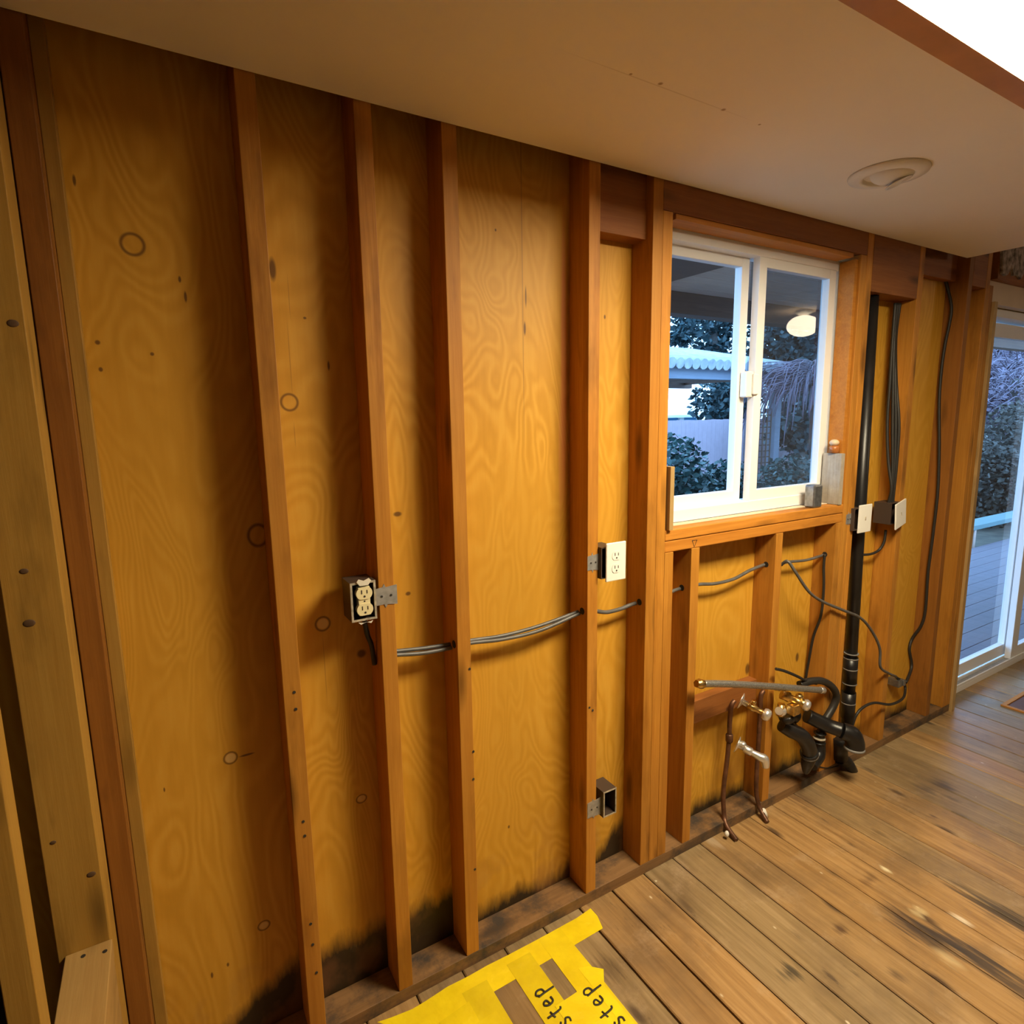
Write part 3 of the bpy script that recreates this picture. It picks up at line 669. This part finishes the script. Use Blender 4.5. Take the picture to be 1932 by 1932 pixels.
# ------------------------------------------------------------------ cables
def cable(pts, r, label, mat='cable', ys=CY, name='cable', cat='cable', group=None, xs=None):
    P_ = []
    for q in pts:
        if xs is not None and len(q) < 3:
            p = pX(q[0], q[1], xs)
            if p.y > .08: p = pY(q[0], q[1], .08)
            if p.y < -.015: p = pY(q[0], q[1], -.015)
        else: p = pY(q[0], q[1], q[2] if len(q) > 2 else ys)
        P_.append(p)
    return tag(MB().tube(P_, r, 8).build(name, mat), label, cat, group)
cable([(742, 1229), (800, 1223), (857, 1214), (890, 1208), (950, 1199), (1020, 1180), (1098, 1151)], .0055, 'upper one of the twin grey cables strung through the stud bays')
cable([(742, 1236), (800, 1232), (857, 1221), (890, 1213), (950, 1206), (1020, 1189), (1098, 1155)], .0055, 'lower one of the twin grey cables strung through the stud bays', ys=CY - .008)
cable([(1124, 1153), (1145, 1155), (1170, 1149), (1190, 1141), (1206, 1136)], .0065, 'short single grey cable sagging just left of the window studs')
cable([(1266, 1117), (1275, 1113), (1292, 1108), (1320, 1102.5), (1350, 1101), (1385, 1092), (1415, 1076), (1445, 1064)], .006, 'grey cable below the sill rising from left to middle short stud')
cable([(1472, 1064), (1490, 1060), (1520, 1057), (1545, 1050), (1556, 1046)], .0055, 'grey cable looped between middle short stud and window side stud')
cable([(1556, 1046), (1554, 1070), (1554, 1110), (1549, 1160), (1535, 1200), (1527, 1240), (1520, 1280)], .0055, 'dark cable hanging straight down below the right of the sill', 'cable_dark', xs=2.252)
cable([(1474, 1066, .045), (1486, 1059, .02), (1500, 1078, .0), (1525, 1115, -.012), (1550, 1134, -.015), (1590, 1151, -.02), (1625, 1167, -.02), (1648, 1196, -.02), (1660, 1225, -.02), (1661, 1258, -.02), (1676, 1270, -.012), (1690, 1276, .02)], .0058, 'grey cable looping across the black pipe to the metal clamp')
cable([(1690, 1277, .05), (1704, 1288, .045), (1708, 1300, .04), (1703, 1318, .01), (1680, 1329, -.02), (1650, 1326, -.02), (1628, 1335, -.015), (1614, 1352, -.01), (1606, 1378, 0)], .0058, 'dark cable curling from the metal clamp to the pipe foot', 'cable_dark')
cable([(1780, 518), (1788, 545), (1795, 580), (1791, 612), (1783, 650), (1776, 700), (1772, 760), (1772, 850), (1769, 930), (1760, 1010), (1751, 1080), (1746, 1150), (1738, 1180), (1722, 1203), (1716, 1225), (1720, 1258), (1709, 1288, .045)], .0065, 'thin black cable running full height beside the reddish stud', 'cable_dark', xs=3.125)
cable([(1618, 1046, .06), (1640, 1046, .05), (1658, 1038, .04), (1668, 1022, .03), (1671, 1000, .03)], .0055, 'short black cable curving under the two white plates', 'cable_dark')
for i, (pts, lab) in enumerate([
    ([(1689, 572), (1684, 640), (1679, 720), (1674, 800), (1676, 870), (1682, 920), (1676, 950)], 'leftmost cable of the dark bundle above the tilted plate'),
    ([(1691, 572), (1687, 640), (1685, 720), (1684, 800), (1684, 870), (1683, 920), (1680, 950)], 'second from left in the dark cable bundle above tilted plate'),
    ([(1694, 572), (1688, 650), (1689, 720), (1690, 800), (1688, 870), (1684, 920), (1682, 950)], 'third from left in the dark cable bundle above tilted plate'),
    ([(1698, 572), (1690, 640), (1691, 720), (1696, 800), (1692, 870), (1687, 920), (1684, 950)], 'rightmost cable of the dark bundle above the tilted plate')]):
    cable(pts, .0065, lab, 'cable_dark', xs=2.655 + .012 * i)
p = pY(1692, 1284, .06)
t = thing('cable_clamp', (p.x, p.y, p.z - .02), 'small silver cable clamp on plywood right of the black pipe', 'clamp')
MB().box(p.x - .03, p.x + .004, .035, D - .001, p.z - .022, p.z + .014, .003).build('body', 'lead', t)
MB().box(p.x + .006, p.x + .024, .030, D - .001, p.z - .020, p.z + .010, .003).build('jaw', 'lead', t)

# ------------------------------------------------------------------ plumbing
def abs_pipe(m, a, b, r=.0242): m.tube([a, b], r, 20, smooth=False); return m
p0 = pY(1646, 556, .045); p1 = pY(1601, 1345, .045)
vx = p0.x
t = thing('vent_pipe', (vx, .045, .1), 'tall black plastic vent pipe right of the window', 'pipe')
vt = Vector((p0.x, .045, 1.984)); vb = Vector((p1.x - .003, .045, .11))
MB().tube([vt, vb], .0242, 22, smooth=False).build('pipe', 'abs', t)
def vpt(z): f = (z - vt.z) / (vb.z - vt.z); return vt + (vb - vt) * f
for (za, zb, r) in ((.475, .355, .0285), (.31, .19, .0285)):
    MB().tube([vpt(za), vpt(zb)], r, 22, smooth=False).build('coupling', 'abs', t)
for z in (.492, .47, .42, .352, .26):
    MB().lathe(vpt(z), (0, 0, 1), [(.0290, -.0025), (.0296, 0), (.0290, .0025)], 22).build('cement_ring', 'abs_band', t)
# waste arm: comes out of the wall and turns down
t = thing('waste_pipe', (2.35, -.05, .02), 'black waste pipe elbow turning down in front of the wall', 'pipe')
W = lambda x, y, yv: pY(x, y, yv)
a0 = W(1522, 1350, .02); a1 = W(1560, 1368, -.03); a2 = W(1588, 1378, -.075)
MB().tube([a0, a1, a2], .0285, 22).build('arm', 'abs', t)
e0 = a2; e1 = W(1606, 1386, -.10); e2 = W(1613, 1402, -.11); e3 = W(1612, 1412, -.11)
MB().tube([e0, e1, e2, e3], [.032, .036, .036, .036], 24).build('elbow', 'abs', t)
MB().lathe(e3, (e3 - e2), [(.037, -.006), (.039, -.002), (.039, .003), (.034, .004)], 22).build('rim', 'abs_band', t)
v0 = W(1584, 1390, -.01); v1 = W(1585, 1430, -.01)
MB().tube([v0, v1], .031, 20, smooth=False).build('hub', 'abs', t)
MB().tube([v1, W(1597, 1438, -.02), W(1606, 1448, -.035), W(1613, 1456, -.04)], [.027, .026, .020, .013], 16).build('broken_stub', 'abs', t)
# trap assembly
t = thing('sink_trap', (2.1, -.03, .1), 'black sink trap under the window, tapering to a bent nut', 'drain trap')
b0 = W(1474, 1368, -.01); b1 = W(1492, 1378, -.03); b2 = W(1512, 1388, -.05); b3 = W(1524, 1405, -.055); b4 = W(1527, 1422, -.05)
MB().tube([b0, b1, b2, b3, b4], [.024, .028, .028, .029, .029], 20).build('bend', 'abs', t)
MB().lathe(b4, (b4 - b3), [(.033, -.012), (.0345, -.008), (.0345, .008), (.031, .012)], 22).build('slip_nut', 'abs', t)
MB().lathe(b4, (b4 - b3), [(.0347, .0), (.0352, .001), (.0347, .002)], 22).build('rim', 'abs_band', t)
b5 = W(1523, 1440, -.045); b6 = W(1520, 1458, -.04)
MB().tube([b4, b5, b6], [.031, .025, .010], 18).build('tailpiece', 'abs', t)
c0 = W(1548, 1378, -.01); c1 = W(1547, 1400, -.01); c2 = W(1544, 1425, -.015); c3 = W(1532, 1446, -.03)
MB().tube([c0, c1, c2, c3], [.014, .020, .026, .020], 18).build('branch', 'abs', t)
for i, q in enumerate([(1547, 1383), (1546, 1392), (1546, 1400)]):
    MB().lathe(W(*q, -.01), (0, 0, 1), [(.0225, -.003), (.025, 0), (.0225, .003)], 18).build('thread_ring', 'box_rim' if i == 1 else 'abs', t)
MB().tube([W(1476, 1350, .0), W(1484, 1362, -.01), W(1500, 1372, -.02)], [.017, .02, .014], 14).build('inlet', 'abs', t)
MB().tube([W(1543, 1446, -.0), W(1560, 1449, -.0), W(1582, 1445, 0)], .0028, 8).build('drain_wire', 'cable_dark', t)
# black appliance hose
t = thing('drain_hose', (2.2, 0, .4), 'curved black rubber hose behind the braided line', 'hose')
MB().tube([W(1508, 1292, -.01), W(1530, 1285, -.02), W(1552, 1285, -.025), W(1570, 1296, -.025), W(1578, 1313, -.025), W(1572, 1333, -.022), W(1558, 1356, -.018)], .0145, 14).build('hose', 'rubber', t)
MB().tube([W(1464, 1262, -.03), W(1480, 1266, -.03), W(1502, 1275, -.025), W(1520, 1284, -.02), W(1540, 1290, -.01)], .0055, 8).build('thin_cord', 'cable_dark', t)
# braided supply line
t = thing('supply_hose', (1.6, -.1, .5), 'braided steel supply hose lying level under the window', 'hose')
h0 = W(1327, 1290, -.045); h1 = W(1360, 1290, -.05); h2 = W(1410, 1292, -.055); h3 = W(1470, 1296, -.06); h4 = W(1548, 1302, -.065)
MB().tube([h0, h1, h2, h3, h4], .0118, 16).build('braid', 'braid', t)
dn = (h0 - h1).normalized()
MB().lathe(h0 - dn * .002, dn, [(.013, 0), (.0165, .006), (.0165, .022), (.013, .026), (.013, .034)], 6).build('nut', 'brass', t)
MB().lathe(h0 + dn * .016, dn, [(.009, 0), (.010, .003), (.010, .012)], 14).build('washer', 'rubber', t)
de = (h4 - h3).normalized()
MB().lathe(h4 - de * .004, de, [(.0125, 0), (.0132, .002), (.0132, .024)], 14).build('ferrule', 'chrome', t)
# copper risers
t = thing('copper_pipe', (1.7, .03, 0), 'left copper riser with two valves, bending onto the floor', 'pipe')
cl = [W(1386, 1322, .03), W(1380, 1332, .03), W(1377, 1360, .03), W(1375, 1400, .03), W(1371, 1440, .03), W(1365, 1490, .028), W(1366, 1535, .015), W(1371, 1558, -.01)]
cl.append(Vector((pZ(1390, 1586, .006).x, pZ(1390, 1586, .006).y, .007)))
MB().tube(cl, .0085, 12).build('riser', 'copper', t)
MB().lathe(W(1376, 1392, .03), (0, 0, 1), [(.011, -.016), (.0135, -.012), (.0135, .012), (.011, .016)], 14).build('tee_joint', 'copper', t)
MB().ell(cl[-1] + Vector((-.02, .028, .016)), .008, .008, .012).build('solder_blob', 'white_plastic', t)
def valve(loc, d, label, kind):
    loc = Vector(loc); d = Vector(d).normalized()
    t = thing('shutoff_valve', loc, label, 'valve')
    MB().lathe(loc, d, [(.031, 0), (.031, .003), (.018, .008), (.010, .010), (.010, .03)], 20).build('escutcheon', 'chrome', t)
    MB().lathe(loc + d * .028, d, [(.013, 0), (.0155, .004), (.0155, .026), (.011, .031), (.011, .06)], 6).build('body', 'brass' if kind == 'round' else 'chrome', t)
    if kind == 'round':
        MB().lathe(loc + d * .082, d, [(.006, 0), (.019, .003), (.0225, .012), (.0205, .024), (.012, .029), (.001, .030)], 18).build('handle', 'chrome', t)
        MB().lathe(loc + d * .045 + Vector((0, 0, .008)), (0, -.3, 1), [(.0105, 0), (.0105, .018), (.007, .022)], 6).build('outlet_nut', 'brass', t)
    elif kind == 'spout':
        q = loc + d * .085
        MB().tube([loc + d * .055, q, q + Vector((.012, -.012, -.008)), q + Vector((.016, -.016, -.038))], [.011, .015, .0165, .0125], 14).build('outlet_spout', 'chrome', t)
        MB().ell(loc + d * .022 + Vector((0, 0, .012)), .014, .014, .012, 12).build('handle', 'chrome', t)
    return t
A = W(1397, 1322, .02); B = W(1436, 1343, -.045)
valve(A, B - A, 'upper round-handled shutoff valve left of the middle short stud', 'round')
A = W(1390, 1404, .02); B = W(1430, 1426, -.045)
valve(A, B - A, 'lower shutoff valve with a bent spout on the left riser', 'spout')
t = thing('copper_pipe', (1.86, .03, 0), 'right copper riser beside middle short stud, white capped foot', 'pipe')
cr = [W(1442, 1303, .02), W(1436, 1312, .02), W(1434, 1345, .02), W(1431, 1400, .018), W(1428, 1450, .012), W(1427, 1495, .0), W(1434, 1525, -.018)]
q = pZ(1448, 1552, .006); cr.append(Vector((q.x, q.y, .007)))
MB().tube(cr, .0085, 12).build('riser', 'copper', t)
MB().tube([W(1440, 1528, -.03), W(1446, 1542, -.034)], .0085, 12, smooth=False).build('cap', 'white_plastic', t)
# brass manifold beside the trap
t = thing('valve_manifold', (2.03, -.03, .42), 'cluster of brass and chrome valves between hose and trap', 'valve')
d = (W(1526, 1332, -.09) - W(1474, 1308, -.02)).normalized(); o0 = W(1474, 1309, -.02)
MB().lathe(o0, d, [(.019, 0), (.019, .03), (.013, .034), (.013, .07), (.017, .072), (.017, .10), (.011, .104)], 14).build('body', 'brass', t)
q = W(1520, 1330, -.085)
MB().lathe(q, d, [(.008, -.012), (.019, -.008), (.0225, .002), (.019, .012), (.001, .014)], 16).build('handle', 'chrome', t)
q = W(1507, 1318, -.06); MB().lathe(q, (0, -.2, 1), [(.014, 0), (.014, .014), (.009, .019)], 6).build('bonnet_nut', 'brass', t)
q = W(1497, 1337, -.06); MB().box(q.x - .020, q.x + .020, q.y - .016, q.y + .016, q.z - .022, q.z + .018, .004).build('outlet_nut', 'brass', t)
q = W(1476, 1342, -.03); MB().lathe(q, (W(1458, 1340, -.06) - q), [(.013, 0), (.018, .004), (.018, .018), (.009, .02), (.009, .034), (.015, .036), (.015, .042)], 14).build('side_handle', 'chrome', t)
q = W(1474, 1328, -.03); MB().lathe(q, (0, 0, -1), [(.013, 0), (.013, .03), (.017, .032), (.017, .045)], 12).build('stem', 'brass', t)
q = W(1484, 1350, -.04); MB().lathe(q, (.3, -.3, -1), [(.021, 0), (.025, .004), (.025, .022), (.019, .026)], 16).build('collar', 'abs', t)
q = W(1500, 1352, -.03); MB().lathe(q, (.5, -.6, -.4), [(.017, -.03), (.022, -.02), (.022, .012), (.016, .016)], 16).build('cap', 'abs', t)
q = W(1462, 1296, -.03); MB().lathe(q, (.9, -.2, -.3), [(.010, 0), (.013, .003), (.013, .02), (.009, .022), (.009, .05)], 12).build('inlet_stub', 'brass', t)

# ------------------------------------------------------------------ tape on the floor
t = thing('floor_tape', (.75, -.3, 0), 'overlapping yellow tape strips stuck on the floor, marked step', 'tape')
def strip(pts, z, name='tape_strip'):
    P_ = [pZ(x_, y_, 0) if isinstance(x_, (int, float)) and x_ > 20 else Vector((x_, y_, 0)) for x_, y_ in pts]
    MB().prism([(p.x, p.y, z) for p in P_], (0, 0, .0006)).build(name, 'tape', t)
def cz(x_, y_): return (700 + x_ * .2588, 1700 + y_ * .2588)
edge = [cz(*q) for q in ((45, 885), (150, 850), (300, 790), (400, 730), (560, 625), (700, 555), (850, 470), (1000, 395), (1180, 300), (1300, 235), (1500, 125), (1600, 55), (1650, 110), (1690, 200), (1480, 325), (1230, 470), (900, 660), (700, 780), (480, 1010))]
strip(edge, .0004)
wl = lambda q: pZ(*cz(*q), 0)
g1l, g1r = wl((1225, 470)), wl((1325, 425)); g1b = wl((1485, 680)); g1bl = wl((1405, 735))
g2l, g2r = wl((905, 680)), wl((1055, 570)); g2br = wl((1215, 855))
ro = wl((1480, 325))
strip([(g1r.x, -.03), (ro.x, -.03), (ro.x + .002, ro.y - .10), (ro.x + .0, -.75), (g1r.x - .002, -.75)], .0010)
q1, q2, q3 = wl((1590, 480)), wl((1695, 500)), wl((1700, 620))
strip([(q1.x - .03, q1.y + .012), (q1.x, q1.y), (q2.x, q2.y), (q3.x, q3.y), (q3.x, -.75), (q1.x - .03, -.75)], .0016)
strip([(g2r.x, -.05), (g1l.x, -.05), (g1l.x, -.75), (g2r.x, -.75)], .0010)
strip([(g1l.x - .03, g1bl.y), (g1r.x + .03, g1bl.y + .003), (g1r.x + .03, -.75), (g1l.x - .03, -.75)], .0022)
strip([(g2l.x - .075, -.06), (g2l.x, -.06), (g2l.x, -.75), (g2l.x - .075, -.75)], .0010)
strip([(g2l.x - .16, -.10), (g2l.x - .07, -.09), (g2l.x - .07, -.75), (g2l.x - .16, -.75)], .0016)
strip([(g2l.x - .22, -.16), (g2l.x - .02, -.15), (g2l.x - .02, -.21), (g2l.x - .22, -.22)], .0022)
# handwriting: strokes in letter space (x forward, y up), mapped onto the floor
LET = {'s': [[(.42, .55), (.25, .66), (.08, .55), (.22, .36), (.42, .2), (.3, .02), (.05, .08)]],
       't': [[(.28, 1.0), (.24, .5), (.24, .1), (.38, .0)], [(.0, .62), (.5, .66)]],
       'e': [[(.05, .34), (.4, .4), (.38, .6), (.2, .66), (.05, .42), (.12, .1), (.45, .06)]],
       'p': [[(.06, .62), (.06, .1), (.02, -.5)], [(.06, .5), (.25, .68), (.46, .5), (.38, .2), (.08, .14)]]}
def hand(a, b, h):
    a, b = pZ(*cz(*a), 0), pZ(*cz(*b), 0)
    d = (b - a); L = d.length; d.normalize(); u = Vector((-d.y, d.x, 0))
    m = MB()
    for i, ch in enumerate('step'):
        for st in LET[ch]:
            P_ = []
            for sx, sy in st:
                q = a + d * (L * (i + sx * 1.15) / 4) + u * (h * (sy - .3)); P_.append((q.x, q.y, .0034))
            m.tube(P_, .0027, 6, steps=5, squash=.35)
    m.build('handwriting', 'ink', t)
hand((1835, 905), (1540, 610), .046)
hand((1440, 905), (1200, 620), .046)

# ------------------------------------------------------------------ floor register at the right edge
a = pZ(1897, 1334, 0)
t = thing('floor_register', (a.x + .1, a.y - .1, 0), 'brown floor register frame at the right edge near the door', 'floor vent')
frame_m = MB(); fx0, fx1, fy0, fy1 = a.x - .005, a.x + .33, a.y - .16, a.y + .02
for bx in ((fx0, fx0 + .02, fy0, fy1), (fx1 - .02, fx1, fy0, fy1), (fx0 + .02, fx1 - .02, fy0, fy0 + .02), (fx0 + .02, fx1 - .02, fy1 - .02, fy1)):
    frame_m.box(*bx, .0, .008, .001)
frame_m.build('rim', 'sill', t)
MB().box(fx0 + .02, fx1 - .02, fy0 + .02, fy1 - .02, .0, .004).build('grille', plain('brown_grille', (.12, .05, .03), .6), t)

# ------------------------------------------------------------------ lamps
t = thing('ceiling_light', (1.55, -1.05, 2.225), 'large glowing fluorescent panel beyond the ceiling edge', 'ceiling light')
LX0, LX1, LY0, LY1 = 1.13, 1.90, -1.12, -.728
MB().box(LX0, LX1, LY0, LY1, 2.226, 2.240).build('diffuser', 'panel', t)
MB().box(LX0, LX1, LY0, LY1, 2.2405, 2.4395).build('housing', 'fixture', t)
c = Vector((1.822, -.335, H))
t = thing('recessed_light', (c.x, c.y, H - .012), 'unlit white eyeball downlight in the dropped ceiling', 'ceiling light')
MB().lathe((c.x, c.y, H - .0005), (0, 0, -1), [(.100, 0), (.098, .006), (.070, .012), (.062, .010), (.060, .001)], 40).build('trim_ring', 'fixture', t)
MB().ell((c.x + .006, c.y - .01, H - .001), .056, .056, .028, 24).build('eyeball', 'fixture', t)
MB().lathe((c.x + .02, c.y - .02, H - .026), (.3, -.3, -1), [(.034, 0), (.034, .0022), (.030, .0024)], 24).build('lens', 'white_plastic', t)
t = thing('bowl_light', (5.06, -1.9, 2.2), 'round glowing bowl lamp seen only as a window reflection', 'ceiling light')
MB().ell((5.06, -1.9, 2.305), .135, .135, .092, 40).build('bowl', 'bowl', t)
MB().lathe((5.06, -1.9, 2.4395), (0, 0, -1), [(.07, 0), (.07, .02), (.03, .045)], 24).build('canopy', 'fixture', t)

# ------------------------------------------------------------------ outside
struct(MB().box(-6, 60, .16, 60, -.36, -.30).build('ground', 'soil', origin=(0, 0, 0)))
m = MB(); y = .17
while y < 1.75:
    m.box(.5, 12, y, y + .138, -.14, -.105, .002); y += .142
tag(m.build('deck', 'deck'), 'grey purple board deck outside the sliding door', 'deck')
m = MB(); y = .16
while y < 2.05:
    m.box(.3, 13, y, y + .135, 2.43, 2.455, .002); y += .14
pc = thing('patio_cover', (5, 1, 2.3), 'board roof over the patio with a brown front beam', 'patio roof')
m.build('ceiling_boards', 'wood_ext', pc)
MB().box(.3, 13, 1.95, 2.08, 2.275, 2.43, .004).build('front_beam', 'beam_ext', pc)
MB().box(2.35, 3.02, .16, 1.94, 2.405, 2.429, .002).build('dark_panel', 'beam_ext', pc)
for xx in (5.2, 7.8, 10.4): MB().box(xx, xx + .045, .16, 1.95, 2.385, 2.43, .002).build('rafter', 'wood_ext', pc)
tag(MB().tube([(1.9, .9, 2.425), (2.2, .85, 2.30), (2.35, 1.2, 2.34), (2.6, 1.4, 2.42)], .004, 6).build('hanging_wire', 'cable_dark'), 'thin dark wire drooping from the patio roof boards', 'wire')
# garden pavilion
YP = 4.5
t = thing('garden_pavilion', (7, YP, -.3), 'open garden pavilion with tiled roof and blue grey beam', 'pavilion')
zt, zb = pY(1268, 692, YP).z, pY(1268, 714, YP).z
MB().box(3.6, 8.55, YP, YP + .10, zb, zt, .004).build('front_beam', 'post_ext', t)
m = MB()
x = 3.5
while x < 8.6:
    m.tube([(x + .07, YP - .12, zt + .04), (x + .07, YP + 2.2, zt + .52)], .075, 10, smooth=False); x += .15
m.box(3.5, 8.65, YP - .05, YP + .02, zt + .0, zt + .03)
m.build('tile_roof', 'roof_ext', t)
for xx in (3.9, 8.15):
    MB().box(xx, xx + .13, YP, YP + .13, -.3, zb, .004).build('post', 'post_ext', t)
MB().box(3.7, 8.5, YP + 2.0, YP + 2.1, zb, zt, .004).build('back_beam', 'beam_ext', t)
for i in range(9):
    MB().box(3.9 + i * .55, 3.95 + i * .55, YP + .1, YP + 2.0, zb + .06, zt - .01, .002).build('rafter', 'beam_ext', t)
m = MB()
for i in range(5): m.box(7.72 + i * .09, 7.735 + i * .09, YP + .02, YP + .035, -.3, 1.62)
for i in range(20): m.box(7.72, 8.095, YP + .036, YP + .05, -.2 + i * .09, -.185 + i * .09)
m.build('lattice', 'beam_ext', t)
# fences
m = MB(); x = 7.0; rg = random.Random(2)
while x < 19:
    m.box(x, x + .148, 9.0, 9.02, -.3, 1.425 + rg.uniform(-.006, .006)); x += .15
m.box(7, 19, 9.02, 9.06, .2, .3); m.box(7, 19, 9.02, 9.06, 1.0, 1.1)
tag(m.build('board_fence', 'fence'), 'purple grey board fence at the back of the yard', 'fence')
# neighbour house
t = thing('neighbour_house', (18, 17, -.3), 'distant blue house under a white roof, seen through left pane', 'house')
MB().box(15.5, 20.0, 16.5, 22, -.3, 1.62).build('wall', 'blue_ext', t)
MB().prism([(15, 16.0, 1.56), (15, 19.4, 2.6), (15, 23, 1.56), (15, 23, 1.46), (15, 16.0, 1.46)], (5.6, 0, 0)).build('roof', 'white_ext', t)
MB().box(18.6, 18.85, 16.40, 16.5, -.3, 1.5).build('post', 'white_ext', t)
# plants
def plant(name, label, cat, blobs, n, size, mat, seed, trunk=None, group=None, flat=.5, hollow=.4, kind=None):
    rg = random.Random(seed); base = (blobs[0][0][0], blobs[0][0][1], -.3)
    t = thing(name, base, label, cat, group)
    m = MB()
    for c, r in blobs: m.leaves(c, r, int(n), size, rg, flat, hollow)
    m.build('foliage', mat, t)
    m = MB()
    for pts, r in (trunk or [([(base[0], base[1], -.3), (base[0] + .05, base[1], blobs[0][0][2])], .03)]): m.tube(pts, r, 8)
    m.build('stem' if cat == 'shrub' else 'trunk', 'bark', t)
    return t
plant('shrub', 'broad leafy shrub low in the left window pane', 'shrub', [((4.55, 3.2, .75), (.55, .5, .62)), ((5.0, 3.3, .35), (.6, .5, .6)), ((4.1, 3.1, .35), (.5, .5, .7))], 2600, .08, 'leaf', 11)
plant('shrub', 'smaller leafy shrub beside the window centre bar, in front of fence', 'shrub', [((5.45, 3.1, .55), (.36, .36, .5)), ((5.6, 3.2, .1), (.4, .4, .5))], 2400, .075, 'leaf', 12)
plant('shrub', 'sunlit low shrub at the foot of the right window pane', 'shrub', [((7.6, 3.8, .55), (.5, .4, .42)), ((7.2, 3.7, .3), (.4, .4, .45)), ((6.6, 3.4, .2), (.4, .4, .4))], 1800, .075, 'leaf', 13)
# weeping tree
rg = random.Random(21); cx, cy, cz_ = 8.15, 3.9, 1.98
t = thing('weeping_tree', (cx, cy, -.3), 'weeping tree with bluish bare twigs in the right pane', 'tree')
m = MB()
for i in range(480):
    an = rg.uniform(0, 6.283); L = rg.uniform(.3, 1.1); hz_ = rg.uniform(-.1, .3)
    q0 = Vector((cx + math.cos(an) * L * .25, cy + math.sin(an) * L * .25, cz_ + hz_)); q1 = Vector((cx + math.cos(an) * L * .8, cy + math.sin(an) * L * .8, cz_ + hz_ - .05))
    q2 = Vector((cx + math.cos(an) * L, cy + math.sin(an) * L, cz_ + hz_ - rg.uniform(.1, .75) * L))
    m.tube([q0, q1, q2], .006, 4, steps=3)
m.build('twigs', 'leaf3', t)
MB().tube([(cx, cy, -.3), (cx + .08, cy, .8), (cx - .03, cy, 2.0)], .06, 8).build('trunk', 'bark', t)
# big trees
def ray_at(x, y, Y): return pY(x, y, Y)
def tree(label, pxs, Y, seed, mat='leaf2', n=700, size=.28, hollow=.2):
    bl = []
    for (x, y, r) in pxs:
        p = ray_at(x, y, Y); bl.append(((p.x, p.y, p.z), (r * 1.25, r, r)))
    b0 = bl[0][0]
    return plant('tree', label, 'tree', bl, n, size, mat, seed, [([(b0[0], Y, -.3), (b0[0] + .2, Y, 2), (b0[0], Y, b0[2] + .5)], .16)], flat=.6, hollow=hollow)
tree('lacy evergreen with sky gaps in the left window pane', [(1345, 648, .8), (1385, 645, .8), (1300, 612, .55), (1360, 612, .6), (1345, 676, .5), (1285, 636, .3)], 14.5, 31, n=330, size=.26)
tree('dark rounded evergreen behind the pavilion in left pane', [(1358, 762, .75), (1388, 752, .7), (1375, 780, .6)], 10.6, 32, n=900, size=.2)
tree('tall dense evergreen filling the upper right window pane', [(1486, 645, .9), (1480, 690, .8), (1530, 650, 1.25), (1575, 640, 1.4), (1600, 670, 1.4), (1530, 700, 1.2), (1570, 720, 1.3)], 12.5, 33, n=1300, size=.26)
tree('second dense evergreen low behind the weeping tree', [(1510, 800, .8), (1540, 790, .9), (1560, 760, .9), (1570, 830, .8)], 7.6, 34, n=900, size=.2)
# seen through the sliding door
plant('shrub', 'brown hedge outside the sliding door, behind the deck', 'shrub', [((13.0, 3.2, .7), (1.3, .5, 1.0)), ((15.0, 3.4, .8), (1.3, .5, 1.1)), ((11.5, 3.0, .3), (.9, .5, .8)), ((17, 3.6, .8), (1.3, .5, 1.1)), ((12.0, 2.8, .3), (.9, .5, .6))], 4500, .085, 'leaf4', 41)
tree('dim purple tree crown far behind the sliding door', [(1885, 700, 2.2), (1935, 690, 2.6), (1905, 735, 2.0), (1865, 730, 1.6)], 8.0, 35, mat='leaf3', n=1300, size=.3)
rg = random.Random(23); t = thing('weeping_tree', (16.5, 4.2, -.3), 'bare bluish twig tree seen at the top of sliding door', 'tree')
m = MB()
for i in range(420):
    cx2 = rg.uniform(13.5, 20); z_ = rg.uniform(1.5, 2.9)
    q0 = Vector((cx2, rg.uniform(4.0, 5.0), z_)); q1 = q0 + Vector((rg.uniform(-.6, .6), rg.uniform(-.2, .2), rg.uniform(-.1, .25))); q2 = q1 + Vector((rg.uniform(-.5, .5), 0, rg.uniform(-.3, .1)))
    m.tube([q0, q1, q2], .012, 4, steps=3)
m.build('twigs', 'leaf3', t)
MB().tube([(16.5, 4.5, -.3), (16.7, 4.5, 1.2), (16.4, 4.5, 2.2)], .09, 8).build('trunk', 'bark', t)
t = thing('garden_bench', (9.6, 2.0, -.1), 'pale teal bench at the edge of the deck outside the door', 'bench')
MB().box(8.6, 11.0, 1.98, 2.22, .06, .12, .006).build('seat', plain('teal_paint', (.11, .20, .21), .7), t)
for xx in (8.7, 10.8):
    for yy in (2.0, 2.15): MB().box(xx, xx + .06, yy, yy + .05, -.3, .06, .003).build('leg', 'wood_ext', t)
